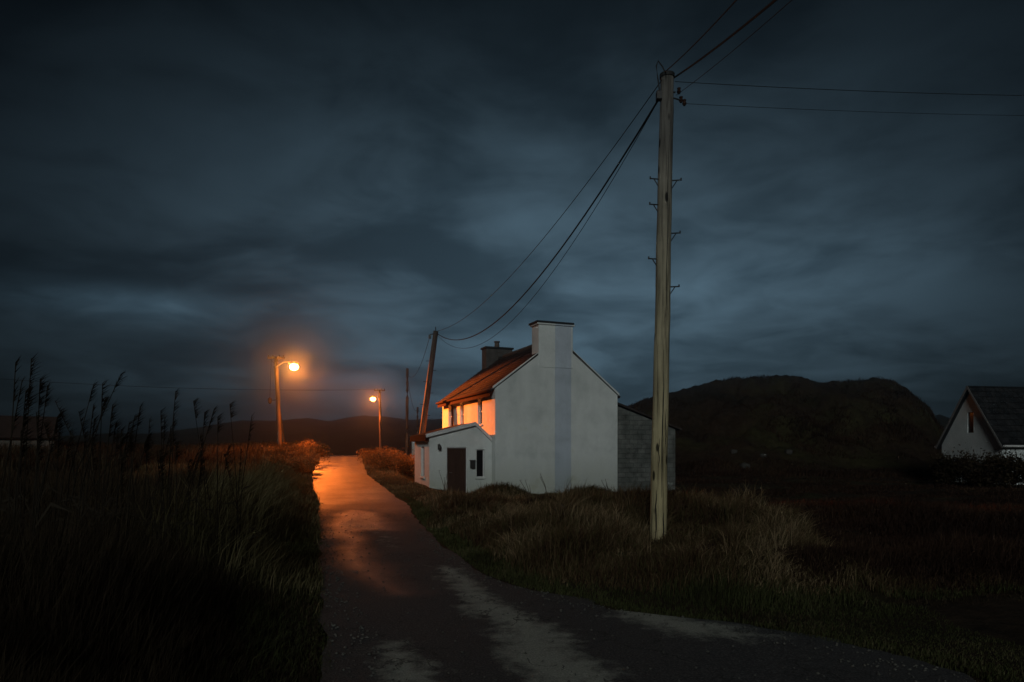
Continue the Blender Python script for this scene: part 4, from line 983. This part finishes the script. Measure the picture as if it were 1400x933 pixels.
# ------------------------------------------------------------------ loose gravel on the lane
n = 1500; Yg = 3.6 * (20 / 3.6) ** rng.uniform(0, 1, n); e = rng.uniform(0, 1, n); e = np.where(rng.uniform(0, 1, n) < .6, np.where(e < .5, e * .25, 1 - (1 - e) * .25), e)
Xg = XL(Yg) + .05 + e * (XR(Yg) - XL(Yg) - .1); Zg = zr(Yg) + .006
sz = rng.uniform(.006, .02, n); oct_ = np.array([[1, 0, 0], [0, 1, 0], [-1, 0, 0], [0, -1, 0], [0, 0, .7], [0, 0, -.7]])
Vg = (np.stack([Xg, Yg, Zg], 1)[:, None, :] + oct_[None] * sz[:, None, None] * rng.uniform(.6, 1.3, (n, 6, 1))).reshape(-1, 3)
fo = np.array([0, 1, 4, 1, 2, 4, 2, 3, 4, 3, 0, 4, 1, 0, 5, 2, 1, 5, 3, 2, 5, 0, 3, 5])
gv = fastmesh("gravel", Vg, (np.arange(n)[:, None] * 6 + fo[None]).ravel(), np.full(n * 8, 3), M['stonewall']); tag(gv, "loose stone chips scattered on the lane", kind="stuff")

# ------------------------------------------------------------------ stones
def stone(px, py, Y, s, label, name="boulder", sq=(1, .8, .7)):
    x0 = (px - 700) / F * Y; bm = bmesh.new()
    bmesh.ops.create_icosphere(bm, subdivisions=3, radius=1)
    sd_ = random.random() * 50
    for v in bm.verts:
        c = v.co.normalized(); k = 1 + .35 * float(fbm(c.x * 1.3 + sd_, c.y * 1.3 + c.z, 3, 7)); m = max(abs(c.x), abs(c.y), abs(c.z)); v.co = c * (k * (.6 + .4 / m * .75))
        v.co.x *= s * sq[0]; v.co.y *= s * sq[1]; v.co.z *= s * sq[2]
    o = obj(name, bm, M['rock']); o.location = (x0, Y, zg(x0, Y) + s * sq[2] * .35); tag(o, label, "stone", "loose stones in the fields"); return o
stone(765, 722, 14.6, .19, "small grey stone upright in the grass of the verge", "marker_stone", (.7, .6, 1.6))
stone(1003, 648, 52, .3, "left grey boulder at the foot of the knoll")
stone(1018, 660, 49, .42, "largest grey boulder at the foot of the knoll")
stone(1043, 655, 51, .26, "middle low boulder at the foot of the knoll")
stone(1078, 650, 52, .34, "right boulder at the foot of the knoll")
# dead stalks by the house
def stalks(px, Y, n, h_, label, lean=0):
    x0 = (px - 700) / F * Y; o = empty("dead_stalk", (x0, Y, zg(x0, Y))); tag(o, label, "plant", "dead stalks before the house")
    for k in range(n):
        bm = bmesh.new(); e = Vector((random.uniform(-.35, .35) + lean, random.uniform(-.2, .2), h_ * random.uniform(.6, 1)))
        tube(bm, [(k * .04, 0, -.1), e * .5 + Vector((.03, 0, .08)), e, e + Vector((.08, 0, -.02))], [.012, .009, .006, .003], 5); obj("stem", bm, M['stem'], o)
stalks(606, 26.6, 5, .95, "bare twigs standing before the door")
stalks(750, 22.5, 2, 1.1, "tall single dry stalk before the gable", -.1)
stalks(724, 22.5, 3, .8, "low curved dry stems before the gable's left half")
stalks(832, 22.5, 3, .8, "dry stems before the gable's right corner")

# ------------------------------------------------------------------ damp air
m = bpy.data.materials.new("damp_air"); m.use_nodes = True; N = m.node_tree.nodes; L = m.node_tree.links
N.remove(N["Principled BSDF"]); pv = N.new("ShaderNodeVolumePrincipled"); pv.inputs['Color'].default_value = (.9, .93, .96, 1)
pv.inputs['Density'].default_value = .0021; pv.inputs['Anisotropy'].default_value = .97
L.new(pv.outputs[0], N['Material Output'].inputs['Volume'])
bm = bmesh.new(); zlo = float(GZ.min()) - 1; zhi = max(float(GZ.max()), 12) + 6
box(bm, (-2950, -2950, zlo), (2950, 2950, zhi))
hz = obj("haze", bm, m); tag(hz, "thin damp evening air", kind="stuff")
